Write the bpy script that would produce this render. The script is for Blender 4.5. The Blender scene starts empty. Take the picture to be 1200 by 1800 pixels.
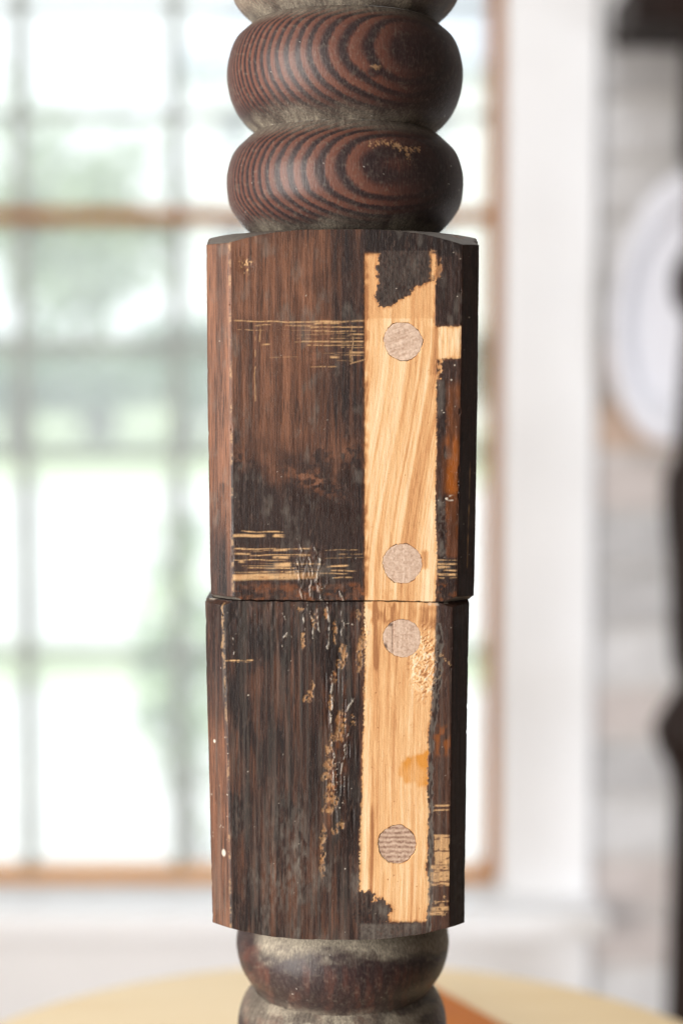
import bpy, math, random
import numpy as np
random.seed(7)
SC = bpy.context.scene
COL = SC.collection

# ------------------------------------------------------------------ camera, world, lamps, exposure
F_PX, D = 3000.0, 0.57            # focal length in photo pixels, distance to the axis of the post (m)
TH = math.atan(0.07)
CT, ST = math.cos(TH), math.sin(TH)
cam = bpy.data.cameras.new('camera')
cam.sensor_fit = 'VERTICAL'; cam.sensor_height = 36.0; cam.sensor_width = 24.0
cam.lens = F_PX / 1800.0 * 36.0
cam.clip_start = 0.02; cam.clip_end = 600
cam.dof.use_dof = True; cam.dof.focus_distance = 0.531; cam.dof.aperture_fstop = 4.9
cam.dof.aperture_blades = 0
camo = bpy.data.objects.new('camera', cam); COL.objects.link(camo)
camo.location = (0, 0, 0); camo.rotation_euler = (math.radians(90) - TH, 0, 0)
SC.camera = camo

W = bpy.data.worlds.new('World'); SC.world = W; W.use_nodes = True
wn = W.node_tree; bg = wn.nodes['Background']
bg.inputs['Color'].default_value = (0.93, 0.97, 1.0, 1); bg.inputs['Strength'].default_value = 1.9

SC.view_settings.view_transform = 'Standard'; SC.view_settings.look = 'None'
SC.view_settings.exposure = 0.0; SC.view_settings.gamma = 1.0
SC.cycles.use_denoising = True
SC.cycles.max_bounces = 8; SC.cycles.transparent_max_bounces = 12
SC.cycles.sample_clamp_indirect = 6.0

def area_lamp(name, loc, target, sx, sy, power, color):
    l = bpy.data.lights.new(name, 'AREA'); l.shape = 'RECTANGLE'; l.size = sx; l.size_y = sy
    l.energy = power; l.color = color
    o = bpy.data.objects.new(name, l); COL.objects.link(o); o.location = loc
    d = [target[i] - loc[i] for i in range(3)]
    from mathutils import Vector
    o.rotation_euler = Vector(d).to_track_quat('-Z', 'Y').to_euler()
    return o
area_lamp('key_lamp', (-1.55, -0.62, 0.0), (0, D, -0.05), 1.1, 1.7, 88, (1.0, 0.955, 0.90))
rl = area_lamp('side_fill', (2.3, 0.75, -0.75), (0.72, 2.2, -0.80), 1.0, .9, 9.5, (0.88, 0.93, 1.0))  # unseen fill added to brighten the brick wall, spread kept off the post
area_lamp('overhead_fill', (0.1, 1.05, 1.38), (0.1, 1.0, 0), .6, .6, 19, (.93, .965, 1.0))  # added light without a fixture, lifts the stool seat and sill
rl.data.spread = math.radians(84)
sun = bpy.data.lights.new('sun', 'SUN'); sun.energy = 4.3; sun.angle = math.radians(.5); sun.color = (1.0, .97, .92)
suno = bpy.data.objects.new('sun', sun); COL.objects.link(suno); suno.rotation_euler = (math.radians(38), 0, math.radians(-24))

# ------------------------------------------------------------------ helpers
def at(px, py, Y):
    u = (px - 600) / F_PX; v = (py - 900) / F_PX
    k = Y / (CT - v * ST)
    return u * k, Y, (-ST - v * CT) * k
def proj(x, y, z):
    zc = y * CT - z * ST
    return 600 + F_PX * x / zc, 900 - F_PX * (y * ST + z * CT) / zc

def sst(a, b, x):
    t = np.clip((x - a) / (b - a), 0, 1); return t * t * (3 - 2 * t)
def _h(ix, iy, seed):
    n = (ix.astype(np.int64) * 374761393 + iy.astype(np.int64) * 668265263 + seed * 1442695041) & 0x7fffffff
    n = (n ^ (n >> 13)) * 1274126177 & 0x7fffffff
    n = (n ^ (n >> 16)) * 1103515245 & 0x7fffffff
    return ((n >> 7) & 0xffff) / 65535.0
def N(x, y, seed=0):
    x, y = np.broadcast_arrays(np.asarray(x, float), np.asarray(y, float))
    ix = np.floor(x); iy = np.floor(y); fx = x - ix; fy = y - iy
    fx = fx * fx * (3 - 2 * fx); fy = fy * fy * (3 - 2 * fy)
    a = _h(ix, iy, seed); b = _h(ix + 1, iy, seed); c = _h(ix, iy + 1, seed); d = _h(ix + 1, iy + 1, seed)
    return (a * (1 - fx) + b * fx) * (1 - fy) + (c * (1 - fx) + d * fx) * fy
def fbm(x, y, o=4, seed=0):
    s = 0; amp = 0.5; t = 0
    for i in range(o):
        s = s + amp * N(x * 2 ** i, y * 2 ** i, seed + 17 * i); t += amp; amp *= .55
    return s / t
def segd(X, Y, x0, y0, x1, y1):
    dx, dy = x1 - x0, y1 - y0
    t = np.clip(((X - x0) * dx + (Y - y0) * dy) / (dx * dx + dy * dy + 1e-9), 0, 1)
    return np.hypot(X - x0 - t * dx, Y - y0 - t * dy)
def line(X, Y, x0, y0, x1, y1, w):
    return 1 - sst(w * .45, w, segd(X, Y, x0, y0, x1, y1))
def path(X, Y, pts, w):
    m = np.zeros(X.shape)
    for a, b in zip(pts[:-1], pts[1:]): m = np.maximum(m, line(X, Y, a[0], a[1], b[0], b[1], w))
    return m
def box(X, Y, x0, x1, y0, y1, e=1.5):
    return sst(x0 - e, x0 + e, X) * (1 - sst(x1 - e, x1 + e, X)) * sst(y0 - e, y0 + e, Y) * (1 - sst(y1 - e, y1 + e, Y))
def ell(X, Y, cx, cy, rx, ry, e=.25):
    return 1 - sst(1 - e, 1 + e, np.hypot((X - cx) / rx, (Y - cy) / ry))
def polym(X, Y, pts):
    ins = np.zeros(X.shape, bool); n = len(pts)
    for i in range(n):
        x0, y0 = pts[i]; x1, y1 = pts[(i + 1) % n]
        if y0 == y1: continue
        c = (y0 > Y) != (y1 > Y)
        ins ^= c & (X < (x1 - x0) * (Y - y0) / (y1 - y0) + x0)
    return ins.astype(float)

def mesh_np(name, verts, quads, mats, attrs=None, smooth=True):
    me = bpy.data.meshes.new(name)
    nv, nf = len(verts), len(quads); k = quads.shape[1]
    me.vertices.add(nv); me.vertices.foreach_set('co', np.ascontiguousarray(verts, np.float32).ravel())
    me.loops.add(nf * k); me.polygons.add(nf)
    me.loops.foreach_set('vertex_index', np.ascontiguousarray(quads, np.int32).ravel())
    me.polygons.foreach_set('loop_start', np.arange(0, nf * k, k, dtype=np.int32))
    me.polygons.foreach_set('use_smooth', np.full(nf, smooth))
    for n, v in (attrs or {}).items():
        a = me.attributes.new(n, 'FLOAT_COLOR', 'POINT'); a.data.foreach_set('color', np.ascontiguousarray(v, np.float32).ravel())
    me.update(calc_edges=True); me.validate()
    for m in mats: me.materials.append(m)
    return me
def link(name, me, parent=None, loc=None):
    o = bpy.data.objects.new(name, me); COL.objects.link(o)
    if parent is not None: o.parent = parent
    if loc is not None: o.location = loc
    return o
def tag(o, label=None, cat=None, group=None, kind=None):
    if label: o['label'] = label
    if cat: o['category'] = cat
    if group: o['group'] = group
    if kind: o['kind'] = kind
    return o
def empty(name, loc, rz=0):
    o = bpy.data.objects.new(name, None); COL.objects.link(o); o.location = loc; o.rotation_euler = (0, 0, rz)
    return o
def gridquads(nr, nc, wrap=True):
    r = np.arange(nr - 1)[:, None]; c = np.arange(nc if wrap else nc - 1)[None, :]
    c2 = (c + 1) % nc
    q = np.stack([r * nc + c + 0 * r, (r + 1) * nc + c, (r + 1) * nc + c2, r * nc + c2 + 0 * r], -1)
    return q.reshape(-1, 4)
def box_mesh(name, x0, x1, y0, y1, z0, z1, mat, bev=0.0, origin=(0, 0, 0)):
    import bmesh
    bm = bmesh.new()
    r = bmesh.ops.create_cube(bm, size=1)
    for v in r['verts']:
        v.co.x = (x0 + x1) / 2 + v.co.x * (x1 - x0) - origin[0]
        v.co.y = (y0 + y1) / 2 + v.co.y * (y1 - y0) - origin[1]
        v.co.z = (z0 + z1) / 2 + v.co.z * (z1 - z0) - origin[2]
    if bev > 0: bmesh.ops.bevel(bm, geom=bm.edges[:], offset=bev, segments=2, affect='EDGES', profile=.6)
    me = bpy.data.meshes.new(name); bm.to_mesh(me); bm.free(); me.materials.append(mat)
    return me
def lathe_mesh(name, prof, mat, nc=64, smooth=True):
    prof = np.array(prof, float); a = np.arange(nc) * 2 * np.pi / nc
    v = np.stack([prof[:, 0:1] * np.cos(a), prof[:, 0:1] * np.sin(a), prof[:, 1:2] + 0 * a], -1).reshape(-1, 3)
    return mesh_np(name, v, gridquads(len(prof), nc)[:, ::-1], [mat], smooth=smooth)

# ------------------------------------------------------------------ materials
class NT:
    def __init__(s, name):
        s.m = bpy.data.materials.new(name); s.m.use_nodes = True; s.t = s.m.node_tree; s.n = s.t.nodes; s.l = s.t.links
        s.bsdf = s.n['Principled BSDF']; s.out = s.n['Material Output']
    def add(s, typ, **kw):
        n = s.n.new(typ)
        for k, v in kw.items(): setattr(n, k, v)
        return n
    def set(s, inp, v):
        if isinstance(v, bpy.types.NodeSocket): s.l.new(v, inp)
        elif isinstance(v, (tuple, list)) and inp.type == 'RGBA' and len(v) == 3: inp.default_value = (*v, 1)
        else: inp.default_value = v
    def math(s, op, a, b=None, clamp=False):
        n = s.add('ShaderNodeMath', operation=op, use_clamp=clamp); s.set(n.inputs[0], a)
        if b is not None: s.set(n.inputs[1], b)
        return n.outputs[0]
    def mix(s, f, a, b, blend='MIX'):
        n = s.add('ShaderNodeMix', data_type='RGBA', blend_type=blend); s.set(n.inputs[0], f); s.set(n.inputs[6], a); s.set(n.inputs[7], b)
        return n.outputs[2]
    def coord(s, which='Object'): return s.add('ShaderNodeTexCoord').outputs[which]
    def mapping(s, vec, scale):
        n = s.add('ShaderNodeMapping'); s.set(n.inputs['Vector'], vec); n.inputs['Scale'].default_value = scale; return n.outputs[0]
    def noise(s, vec, scale, detail=4, rough=.55, dist=0):
        n = s.add('ShaderNodeTexNoise'); s.set(n.inputs['Vector'], vec); n.inputs['Scale'].default_value = scale
        n.inputs['Detail'].default_value = detail; n.inputs['Roughness'].default_value = rough; n.inputs['Distortion'].default_value = dist
        return n.outputs[0]
    def ramp(s, f, stops):
        n = s.add('ShaderNodeValToRGB'); s.set(n.inputs[0], f); e = n.color_ramp.elements
        while len(e) < len(stops): e.new(.5)
        for el, (p, c) in zip(e, stops): el.position = p; el.color = (*c, 1) if len(c) == 3 else c
        return n.outputs[0]
    def attr(s, name):
        n = s.add('ShaderNodeAttribute', attribute_name=name); sp = s.add('ShaderNodeSeparateColor'); s.l.new(n.outputs['Color'], sp.inputs[0])
        return sp.outputs[0], sp.outputs[1], sp.outputs[2], n.outputs['Alpha']
    def bump(s, h, strength, dist):
        n = s.add('ShaderNodeBump'); s.set(n.inputs['Height'], h); n.inputs['Strength'].default_value = strength; n.inputs['Distance'].default_value = dist
        s.l.new(n.outputs[0], s.bsdf.inputs['Normal'])
    def fin(s, col, rough, spec=.5):
        s.set(s.bsdf.inputs['Base Color'], col); s.set(s.bsdf.inputs['Roughness'], rough); s.bsdf.inputs['Specular IOR Level'].default_value = spec
        return s.m

def mat_block():
    n = NT('weathered_block_wood'); co = n.coord()
    bare, Fb, scr, dust = n.attr('ma'); amb, white, grain, gloss = n.attr('mb')
    st = n.noise(n.mapping(co, (1, 1, .09)), 2100, 4, .7)
    st2 = n.noise(n.mapping(co, (1, 1, .05)), 420, 3, .6)
    spk = n.noise(co, 2600, 2, .6)
    ff = n.math('ADD', Fb, n.math('MULTIPLY', n.math('SUBTRACT', st, .5), .42))
    ff = n.math('ADD', ff, n.math('MULTIPLY', n.math('SUBTRACT', spk, .5), .40), True)
    stain = n.ramp(ff, [(0, (.0125, .0074, .0070)), (.22, (.037, .0185, .0145)), (.55, (.100, .043, .0250)), (1, (.255, .112, .062))])
    stain = n.mix(n.math('MULTIPLY', n.math('GREATER_THAN', st2, .60), .35), stain, (.014, .010, .012))
    g2 = n.math('ADD', grain, n.math('MULTIPLY', n.math('SUBTRACT', st, .5), .55))
    g2 = n.math('ADD', g2, n.math('MULTIPLY', n.math('SUBTRACT', spk, .5), .25), True)
    barec = n.ramp(g2, [(0, (.34, .145, .055)), (.3, (.59, .30, .125)), (.55, (.73, .44, .21)), (1, (.87, .665, .425))])
    gran = n.noise(n.mapping(co, (1, 1, .30)), 1250, 2, .6)
    pore = n.noise(n.mapping(co, (1, 1, .06)), 1500, 2, .6)
    stain = n.mix(n.math('MULTIPLY', n.ramp(gran, [(.55, (0, 0, 0)), (.74, (1, 1, 1))]), n.ramp(n.noise(co, 75, 4, .6), [(.36, (.05, .05, .05)), (.68, (.50, .50, .50))])), stain, (.150, .092, .068))
    stain = n.mix(n.math('MULTIPLY', n.ramp(pore, [(.56, (0, 0, 0)), (.70, (1, 1, 1))]), .75), stain, (.0125, .0085, .008))
    barec = n.mix(n.math('MULTIPLY', n.ramp(pore, [(.58, (0, 0, 0)), (.75, (1, 1, 1))]), .30), barec, (.40, .18, .07))
    c = n.mix(bare, stain, barec)
    c = n.mix(scr, c, n.mix(spk, (.48, .23, .085), (.88, .60, .31)))
    c = n.mix(amb, c, n.mix(bare, (.30, .085, .012), (.60, .235, .022)))
    c = n.mix(dust, c, n.mix(st2, (.10, .085, .075), (.27, .24, .20)))
    c = n.mix(white, c, (.62, .55, .46))
    r = n.math('ADD', n.math('MULTIPLY', bare, .28), .47)
    r = n.math('ADD', r, n.math('MULTIPLY', dust, .3))
    r = n.math('SUBTRACT', r, n.math('MULTIPLY', gloss, .32), True)
    hh = n.math('ADD', n.math('MULTIPLY', st, 1.0), n.math('MULTIPLY', spk, .7))
    n.bump(hh, .55, .00022)
    return n.fin(c, r, .38)
def mat_turned():
    n = NT('turned_ring_wood'); co = n.coord()
    ring, Fb, scr, dust = n.attr('ma'); amb, white, k, gloss = n.attr('mb')
    sep = n.add('ShaderNodeSeparateXYZ'); n.l.new(co, sep.inputs[0])
    wob = n.noise(n.mapping(co, (1, 1, .35)), 38, 3, .5)
    fine = n.noise(n.mapping(co, (1, 1, .12)), 1500, 3, .6)
    dx = n.math('ADD', n.math('ADD', sep.outputs[0], n.math('MULTIPLY', sep.outputs[2], .22)), -.065); dy = n.math('SUBTRACT', sep.outputs[1], .043)
    d = n.math('SQRT', n.math('ADD', n.math('MULTIPLY', dx, dx), n.math('MULTIPLY', dy, dy)))
    d = n.math('ADD', d, n.math('MULTIPLY', n.math('SUBTRACT', wob, .5), .0024))
    # rings widen outwards
    ph = n.math('MULTIPLY', d, 1.0 / .00205)
    fr = n.math('FRACT', ph)
    lo = n.ramp(n.math('ADD', fr, n.math('MULTIPLY', n.math('SUBTRACT', fine, .5), .30)), [(0, (.10, .10, .10)), (.12, (.22, .22, .22)), (.28, (.90, .90, .90)), (.62, (.78, .78, .78)), (.84, (.24, .24, .24)), (1, (.10, .10, .10))])
    spk = n.noise(co, 2600, 2, .6)
    f = n.math('MULTIPLY', lo, ring)
    f = n.math('ADD', n.math('MULTIPLY', f, Fb), n.math('MULTIPLY', n.math('SUBTRACT', spk, .5), .16))
    f = n.math('ADD', f, n.math('MULTIPLY', n.math('SUBTRACT', fine, .5), .18))
    f = n.math('ADD', f, n.math('MULTIPLY', n.math('SUBTRACT', 1.0, ring), n.math('MULTIPLY', Fb, .55)), True)
    c = n.ramp(f, [(0, (.0175, .0120, .0145)), (.25, (.038, .0200, .0200)), (.6, (.100, .040, .030)), (1, (.215, .085, .054))])
    c = n.mix(scr, c, (.52, .30, .15))
    fib = n.noise(n.mapping(co, (1, 1, .25)), 1900, 3, .7)
    c = n.mix(n.math('MULTIPLY', n.ramp(fib, [(.45, (0, 0, 0)), (.8, (1, 1, 1))]), .30), c, (.17, .145, .13))
    dd = n.math('MULTIPLY', dust, n.math('ADD', n.math('MULTIPLY', fib, 1.5), .12), True)
    c = n.mix(dd, c, n.mix(fib, (.16, .143, .120), (.66, .58, .44)))
    c = n.mix(white, c, (.75, .7, .62))
    r = n.math('ADD', n.math('MULTIPLY', dust, .35), .44)
    n.bump(n.math('ADD', fine, fib), .45, .0002)
    return n.fin(c, r, .40)
def mat_plug():
    n = NT('dowel_end_grain'); co = n.coord()
    tone, dark, _, _ = n.attr('ma')
    spk = n.noise(co, 1500, 3, .75)
    f = n.math('ADD', tone, n.math('MULTIPLY', n.math('SUBTRACT', spk, .5), .9), True)
    c = n.ramp(f, [(0, (.24, .140, .098)), (.45, (.50, .350, .260)), (1, (.72, .56, .445))])
    c = n.mix(dark, c, (.05, .022, .016))
    n.bump(spk, .5, .0002)
    return n.fin(c, .7, .35)
def mat_simple(name, col, rough, var=.12, scale=14, bump=0, spec=.5, stretch=(1, 1, 1), col2=None):
    n = NT(name); co = n.mapping(n.coord(), stretch)
    a = n.noise(co, scale, 5, .6)
    c2 = col2 or tuple(max(0, x * (1 - 2.2 * var)) for x in col)
    c = n.mix(n.ramp(a, [(.3, (0, 0, 0)), (.7, (1, 1, 1))]), c2, col)
    if bump: n.bump(a, bump, .002)
    return n.fin(c, rough, spec)
def mat_glass():
    n = NT('hazed_window_glass')  # white haze mixed into the panes stands in for veiling glare
    n.n.remove(n.bsdf)
    tr = n.add('ShaderNodeBsdfTransparent'); tr.inputs[0].default_value = (.97, .985, .98, 1)
    tl = n.add('ShaderNodeBsdfTranslucent'); tl.inputs[0].default_value = (.92, .94, .95, 1)
    gl = n.add('ShaderNodeBsdfGlossy'); gl.inputs['Roughness'].default_value = .02
    m1 = n.add('ShaderNodeMixShader'); 
    dn = n.noise(n.coord(), 9, 4, .6)
    n.set(m1.inputs[0], n.math('ADD', n.math('MULTIPLY', dn, .06), .19)); n.l.new(tr.outputs[0], m1.inputs[1]); n.l.new(tl.outputs[0], m1.inputs[2])
    m2 = n.add('ShaderNodeMixShader'); m2.inputs[0].default_value = .05
    n.l.new(m1.outputs[0], m2.inputs[1]); n.l.new(gl.outputs[0], m2.inputs[2]); n.l.new(m2.outputs[0], n.out.inputs[0])
    return n.m
def mat_leaf(name, a, b):
    n = NT(name); r = n.add('ShaderNodeNewGeometry').outputs['Random Per Island']
    c = n.mix(r, a, b); n.bsdf.inputs['Transmission Weight'].default_value = 0
    return n.fin(c, .6, .3)

M_BLOCK, M_TURN, M_PLUG = mat_block(), mat_turned(), mat_plug()
M_SASH = mat_simple('orange_brown_sash', (.36, .145, .028), .6, .25, 30, .1, .25, stretch=(1, 1, .12), col2=(.24, .088, .018))
M_MUNT = mat_simple('grey_green_muntin', (.36, .39, .37), .5, .1, 20)
M_WHITE = mat_simple('white_trim_paint', (.82, .82, .83), .42, .03, 6)
M_WALL = mat_simple('whitewashed_mortar', (.60, .58, .56), .9, .12, 26, .4)
M_ROOM = mat_simple('room_paint', (.30, .28, .27), .85, .05, 4)
M_FLOOR = mat_simple('floor_boards', (.30, .19, .11), .5, .2, 18, .1, stretch=(.1, 1, 1))
M_MAPLE = mat_simple('pale_seat_wood', (.82, .66, .42), .5, .1, 30, .03, stretch=(.10, 1, 1), col2=(.74, .54, .29))
M_ORANGE = mat_simple('orange_varnish', (.50, .150, .006), .8, .2, 40, .03, stretch=(.15, 1, 1), col2=(.34, .095, .016))
M_DARK = mat_simple('dark_stained_wood', (.022, .011, .008), .55, .3, 30, .1, .2, stretch=(1, 1, .15))
M_CERAMIC = mat_simple('white_glaze', (.74, .74, .79), .22, .02, 8)
M_GLASS = mat_glass()

# ------------------------------------------------------------------ THE SETTING: room
YW = 2.20                                             # room face of the window wall
def x_at(px, Y=YW): return at(px, 900, Y)[0]
def z_at(py, Y=YW): return at(600, py, Y)[2]
FLOOR_Z, CEIL_Z, XL, XR, YB = -1.18, 1.42, -2.3, 2.6, -2.6
def struct(name, x0, x1, y0, y1, z0, z1, mat):
    o = link(name, box_mesh(name, x0, x1, y0, y1, z0, z1, mat)); o['kind'] = 'structure'; return o
struct('floor', XL - .1, XR + .1, YB - .1, YW, FLOOR_Z - .1, FLOOR_Z, M_FLOOR)
struct('ceiling', XL - .1, XR + .1, YB - .1, YW + .15, CEIL_Z, CEIL_Z + .1, M_ROOM)
struct('left_wall', XL - .1, XL, YB, YW, FLOOR_Z, CEIL_Z, M_ROOM)
struct('right_wall', XR, XR + .1, YB, YW, FLOOR_Z, CEIL_Z, M_ROOM)
struct('rear_wall', XL, XR, YB - .1, YB, FLOOR_Z, CEIL_Z, M_ROOM)
# opening of the window in the wall
OX0, OX1 = x_at(-262), x_at(884)
OZ0, OZ1 = z_at(1566), z_at(-430)
import bmesh
def wall_with_opening():
    bm = bmesh.new()
    def bx(x0, x1, z0, z1):
        r = bmesh.ops.create_cube(bm, size=1)
        for v in r['verts']:
            v.co.x = (x0 + x1) / 2 + v.co.x * (x1 - x0); v.co.y = YW + .075 + v.co.y * .15; v.co.z = (z0 + z1) / 2 + v.co.z * (z1 - z0)
    bx(XL - .1, OX0, FLOOR_Z - .1, CEIL_Z); bx(OX1, XR + .1, FLOOR_Z - .1, CEIL_Z); bx(OX0, OX1, FLOOR_Z - .1, OZ0); bx(OX0, OX1, OZ1, CEIL_Z)
    me = bpy.data.meshes.new('window_wall'); bm.to_mesh(me); bm.free(); me.materials.append(M_WALL); return me
wall = link('window_wall', wall_with_opening()); wall['kind'] = 'structure'
# whitewashed bricks on the wall, right of the window
bmats = [mat_simple('whitewash_%s' % nm, c, .85, .18, 40, .5, col2=c2) for nm, c, c2 in (
    ('pale', (.62, .61, .61), (.46, .45, .45)), ('grey', (.48, .47, .47), (.35, .34, .34)), ('rosy', (.55, .50, .48), (.42, .37, .35)), ('bare', (.54, .40, .31), (.44, .33, .27)))]
BL, BH, BG = .212, .064, .011
bmesh_cache = []
for i, bmt in enumerate(bmats):
    for j in range(2):
        me = box_mesh('brick', -BL / 2 * (1 if j == 0 else .47), BL / 2 * (1 if j == 0 else .47), -.006 - .003 * (i % 2), .012, -BH / 2, BH / 2, bmt, .004)
        bmesh_cache.append(me)
rb = random.Random(4)
bx0 = x_at(1046)
row = 0; z = z_at(1790) + BH / 2
while z < z_at(-60):
    x = bx0; j = 0
    if row % 2:
        k = rb.choice((0, 0, 1, 2)); o = link('brick', bmesh_cache[k * 2 + 1], wall, (x + BL * .47 / 2, YW, z)); x += BL * .47 + BG
    while x < bx0 + .55:
        k = rb.choice((0, 0, 1, 1, 2))
        if abs(z - z_at(795)) < .038 and j == 0: k = 3
        o = link('brick', bmesh_cache[k * 2], wall, (x + BL / 2, YW + rb.uniform(-.002, .002), z)); x += BL + BG; j += 1
    z += BH + BG; row += 1

# ------------------------------------------------------------------ window
YG = YW + .07                                           # glass plane
win = tag(empty('sash_window', ((OX0 + OX1) / 2, YW, OZ0)), 'tall window with orange brown sash and white casing behind the post', 'window')
wo = (win.location.x, win.location.y, win.location.z)
def wbox(name, x0, x1, y0, y1, z0, z1, mat, bev=.002, parent=None):
    return link(name, box_mesh(name, x0, x1, y0, y1, z0, z1, mat, bev, wo), parent or win)
def gx(px): return at(px, 900, YG)[0]
def gz(py): return at(600, py, YG)[2]
st0, st1 = gx(853), gx(884)
wbox('stile', gx(853), OX1, YG - .03, YG + .02, OZ0, OZ1, M_SASH)
wbox('stile', OX0, OX0 + (OX1 - gx(853)), YG - .03, YG + .02, OZ0, OZ1, M_SASH)
sx0, sx1 = OX0 + (OX1 - gx(853)), gx(853)
M_RAIL_LIT = mat_simple('orange_rail_lit', (.68, .33, .10), .5, .2, 30, .1, .3, stretch=(.12, 1, 1), col2=(.50, .21, .055))  # paler copy of the sash wood, its stronger light put into the colour
wbox('bottom_rail', sx0, sx1, YG - .03, YG + .02, OZ0, gz(1524), M_RAIL_LIT)
wbox('meeting_rail', sx0, sx1, YG - .034, YG + .02, gz(393), gz(371), M_SASH)
wbox('top_rail', sx0, sx1, YG - .03, YG + .02, gz(-395), OZ1, M_SASH)
vx = [gx(p) for p in (-220, 47, 313, 580)]
hz = [(gz(205), .009), (gz(610), .017), (gz(797), .010), (gz(1148), .009), (gz(10), .009), (gz(-190), .009)]
for x in vx[1:]:
    wbox('muntin', x - .0082, x + .0082, YG - .012, YG + .012, gz(1524), gz(393), M_MUNT)
    wbox('muntin', x - .0078, x + .0078, YG - .012, YG + .012, gz(371), gz(-395), M_MUNT)
for zz, w in hz: wbox('muntin', sx0, sx1, YG - .010, YG + .010, zz - w / 2, zz + w / 2, M_MUNT)
xs = [sx0] + vx[1:] + [sx1]
zs = sorted([gz(1524), gz(393)] + [z for z, w in hz if z < gz(393)])
zs2 = sorted([gz(371), gz(-395)] + [z for z, w in hz if z > gz(371)])
for xa, xb in zip(xs[:-1], xs[1:]):
    for zl in (zs, zs2):
        for za, zb in zip(zl[:-1], zl[1:]):
            wbox('pane', xa + .003, xb - .003, YG - .0015, YG + .0015, za + .003, zb - .003, M_GLASS, 0)
# white casing, sill and apron
cw = x_at(1040, YW - .02) - x_at(886, YW - .02)
wbox('casing', x_at(888), x_at(1040), YW - .022, YW - .0005, z_at(1612), CEIL_Z - .08, M_WHITE, .004)
wbox('casing', OX0 - cw, OX0 - .002, YW - .022, YW - .0005, z_at(1612), CEIL_Z - .08, M_WHITE, .004)
wbox('jamb', OX1 - .0005, x_at(888) - .0005, YW - .018, YG + .05, OZ0, OZ1, M_WHITE, .001)
wbox('sill', OX0 - cw - .02, x_at(1040) + .012, YW - .10, YG - .03, OZ0 - .034, OZ0 - .0005, M_WHITE, .008)
wbox('apron', OX0 - cw, x_at(1040), YW - .020, YW - .0005, OZ0 - .21, OZ0 - .0345, M_WHITE, .004)
wbox('baseboard', OX0 - cw, x_at(1040), YW - .024, YW - .0005, FLOOR_Z, OZ0 - .211, M_WHITE, .004)

# ------------------------------------------------------------------ outside the window
GZ = -1.32
def sheet(name, x0, x1, y0, y1, z, mat, n=1):
    v = np.array([(x0, y0, z), (x1, y0, z), (x1, y1, z), (x0, y1, z)], float)
    o = link(name, mesh_np(name, v, np.array([[0, 1, 2, 3]]), [mat], smooth=False)); o['kind'] = 'structure'; return o
sheet('lawn', -200, 200, 2.4, 400, GZ, mat_simple('lawn_green', (.38, .44, .28), .9, .2, 1.5, col2=(.30, .37, .21)))
sheet('driveway', -30, 30, 9, 24, GZ + .004, mat_simple('pale_concrete', (.62, .62, .62), .9, .05, 2))
sheet('patio', -8, 8, 2.45, 7.5, GZ + .008, mat_simple('pale_paving', (.66, .66, .66), .9, .06, 3))
def leaf_cloud(name, ctr, rad, n, size, mat, seed, clumps=14):
    r = np.random.RandomState(seed)
    cc = r.normal(size=(clumps, 3)); cc /= np.linalg.norm(cc, axis=1)[:, None]; cc *= r.uniform(.25, .85, (clumps, 1))
    p = cc[r.randint(clumps, size=n)] + r.normal(size=(n, 3)) * .2
    p = p * np.array(rad) + np.array(ctr)
    a = r.normal(size=(n, 3)); a /= np.linalg.norm(a, axis=1)[:, None]
    b = np.cross(a, r.normal(size=(n, 3))); b /= np.linalg.norm(b, axis=1)[:, None]
    s = size * r.uniform(.6, 1.3, (n, 1))
    v = np.stack([p - a * s, p + b * s * .45, p + a * s, p - b * s * .45], 1).reshape(-1, 3)
    return mesh_np(name, v, np.arange(4 * n).reshape(-1, 4), [mat], smooth=False)
M_LEAF1 = mat_leaf('shrub_leaf', (.24, .36, .16), (.40, .52, .26))
M_LEAF2 = mat_leaf('hedge_leaf', (.12, .19, .12), (.24, .32, .20))
M_BLOOM = mat_leaf('white_petal', (.75, .76, .78), (.85, .86, .85))
M_BARK = mat_simple('bark', (.16, .12, .09), .9, .2, 20, .4)
def shrub(px, Y, h, w, label, seed, mat=M_LEAF1, n=1800, size=.05, cat='shrub', name='shrub', group=None, trunk=.12):
    x = at(px, 900, Y)[0]
    e = tag(empty(name, (x, Y, GZ)), label, cat, group)
    link('crown', leaf_cloud('crown', (0, 0, h * (.5 + trunk / 2)), (w / 2, w / 2, h * (.5 - trunk / 2)), n, size, mat, seed), e)
    link('trunk', lathe_mesh('trunk', [(.0, 0), (w * .05, 0), (w * .03, h * .3), (w * .012, h * .8), (0, h * .8)], M_BARK, 8), e)
    return e
shrub(335, 4.6, 1.12, .36, 'loose pale green shrub just outside the window near its lower right panes', 1, n=420, size=.05)
shrub(165, 52, 10.8, 7.5, 'tall airy pale green tree rising above the lawn edge trees', 31, mat_leaf('airy_leaf', (.26, .36, .18), (.42, .50, .32)), 1500, .42, 'tree', 'tree', None, .25)
for i, (px, Y, h, w, lb) in enumerate([
    (-260, 44, 3.0, 6, 'bushy tree farthest to the left along the lawn edge'), (20, 41, 2.6, 5, 'low rounded tree behind the left muntin of the window'),
    (190, 46, 2.4, 6, 'wide tree between the two muntins at the lawn edge'), (345, 40, 2.9, 4, 'taller tree just left of the post at the lawn edge'),
    (560, 45, 3.2, 6, 'tree at the lawn edge hidden mostly by the post'), (800, 43, 2.8, 5, 'tree at the lawn edge beside the right stile')]):
    shrub(px, Y, h, w, lb, 20 + i, M_LEAF2, 1500, .28, 'tree', 'tree', 'trees along the far lawn edge', .25)

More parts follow.
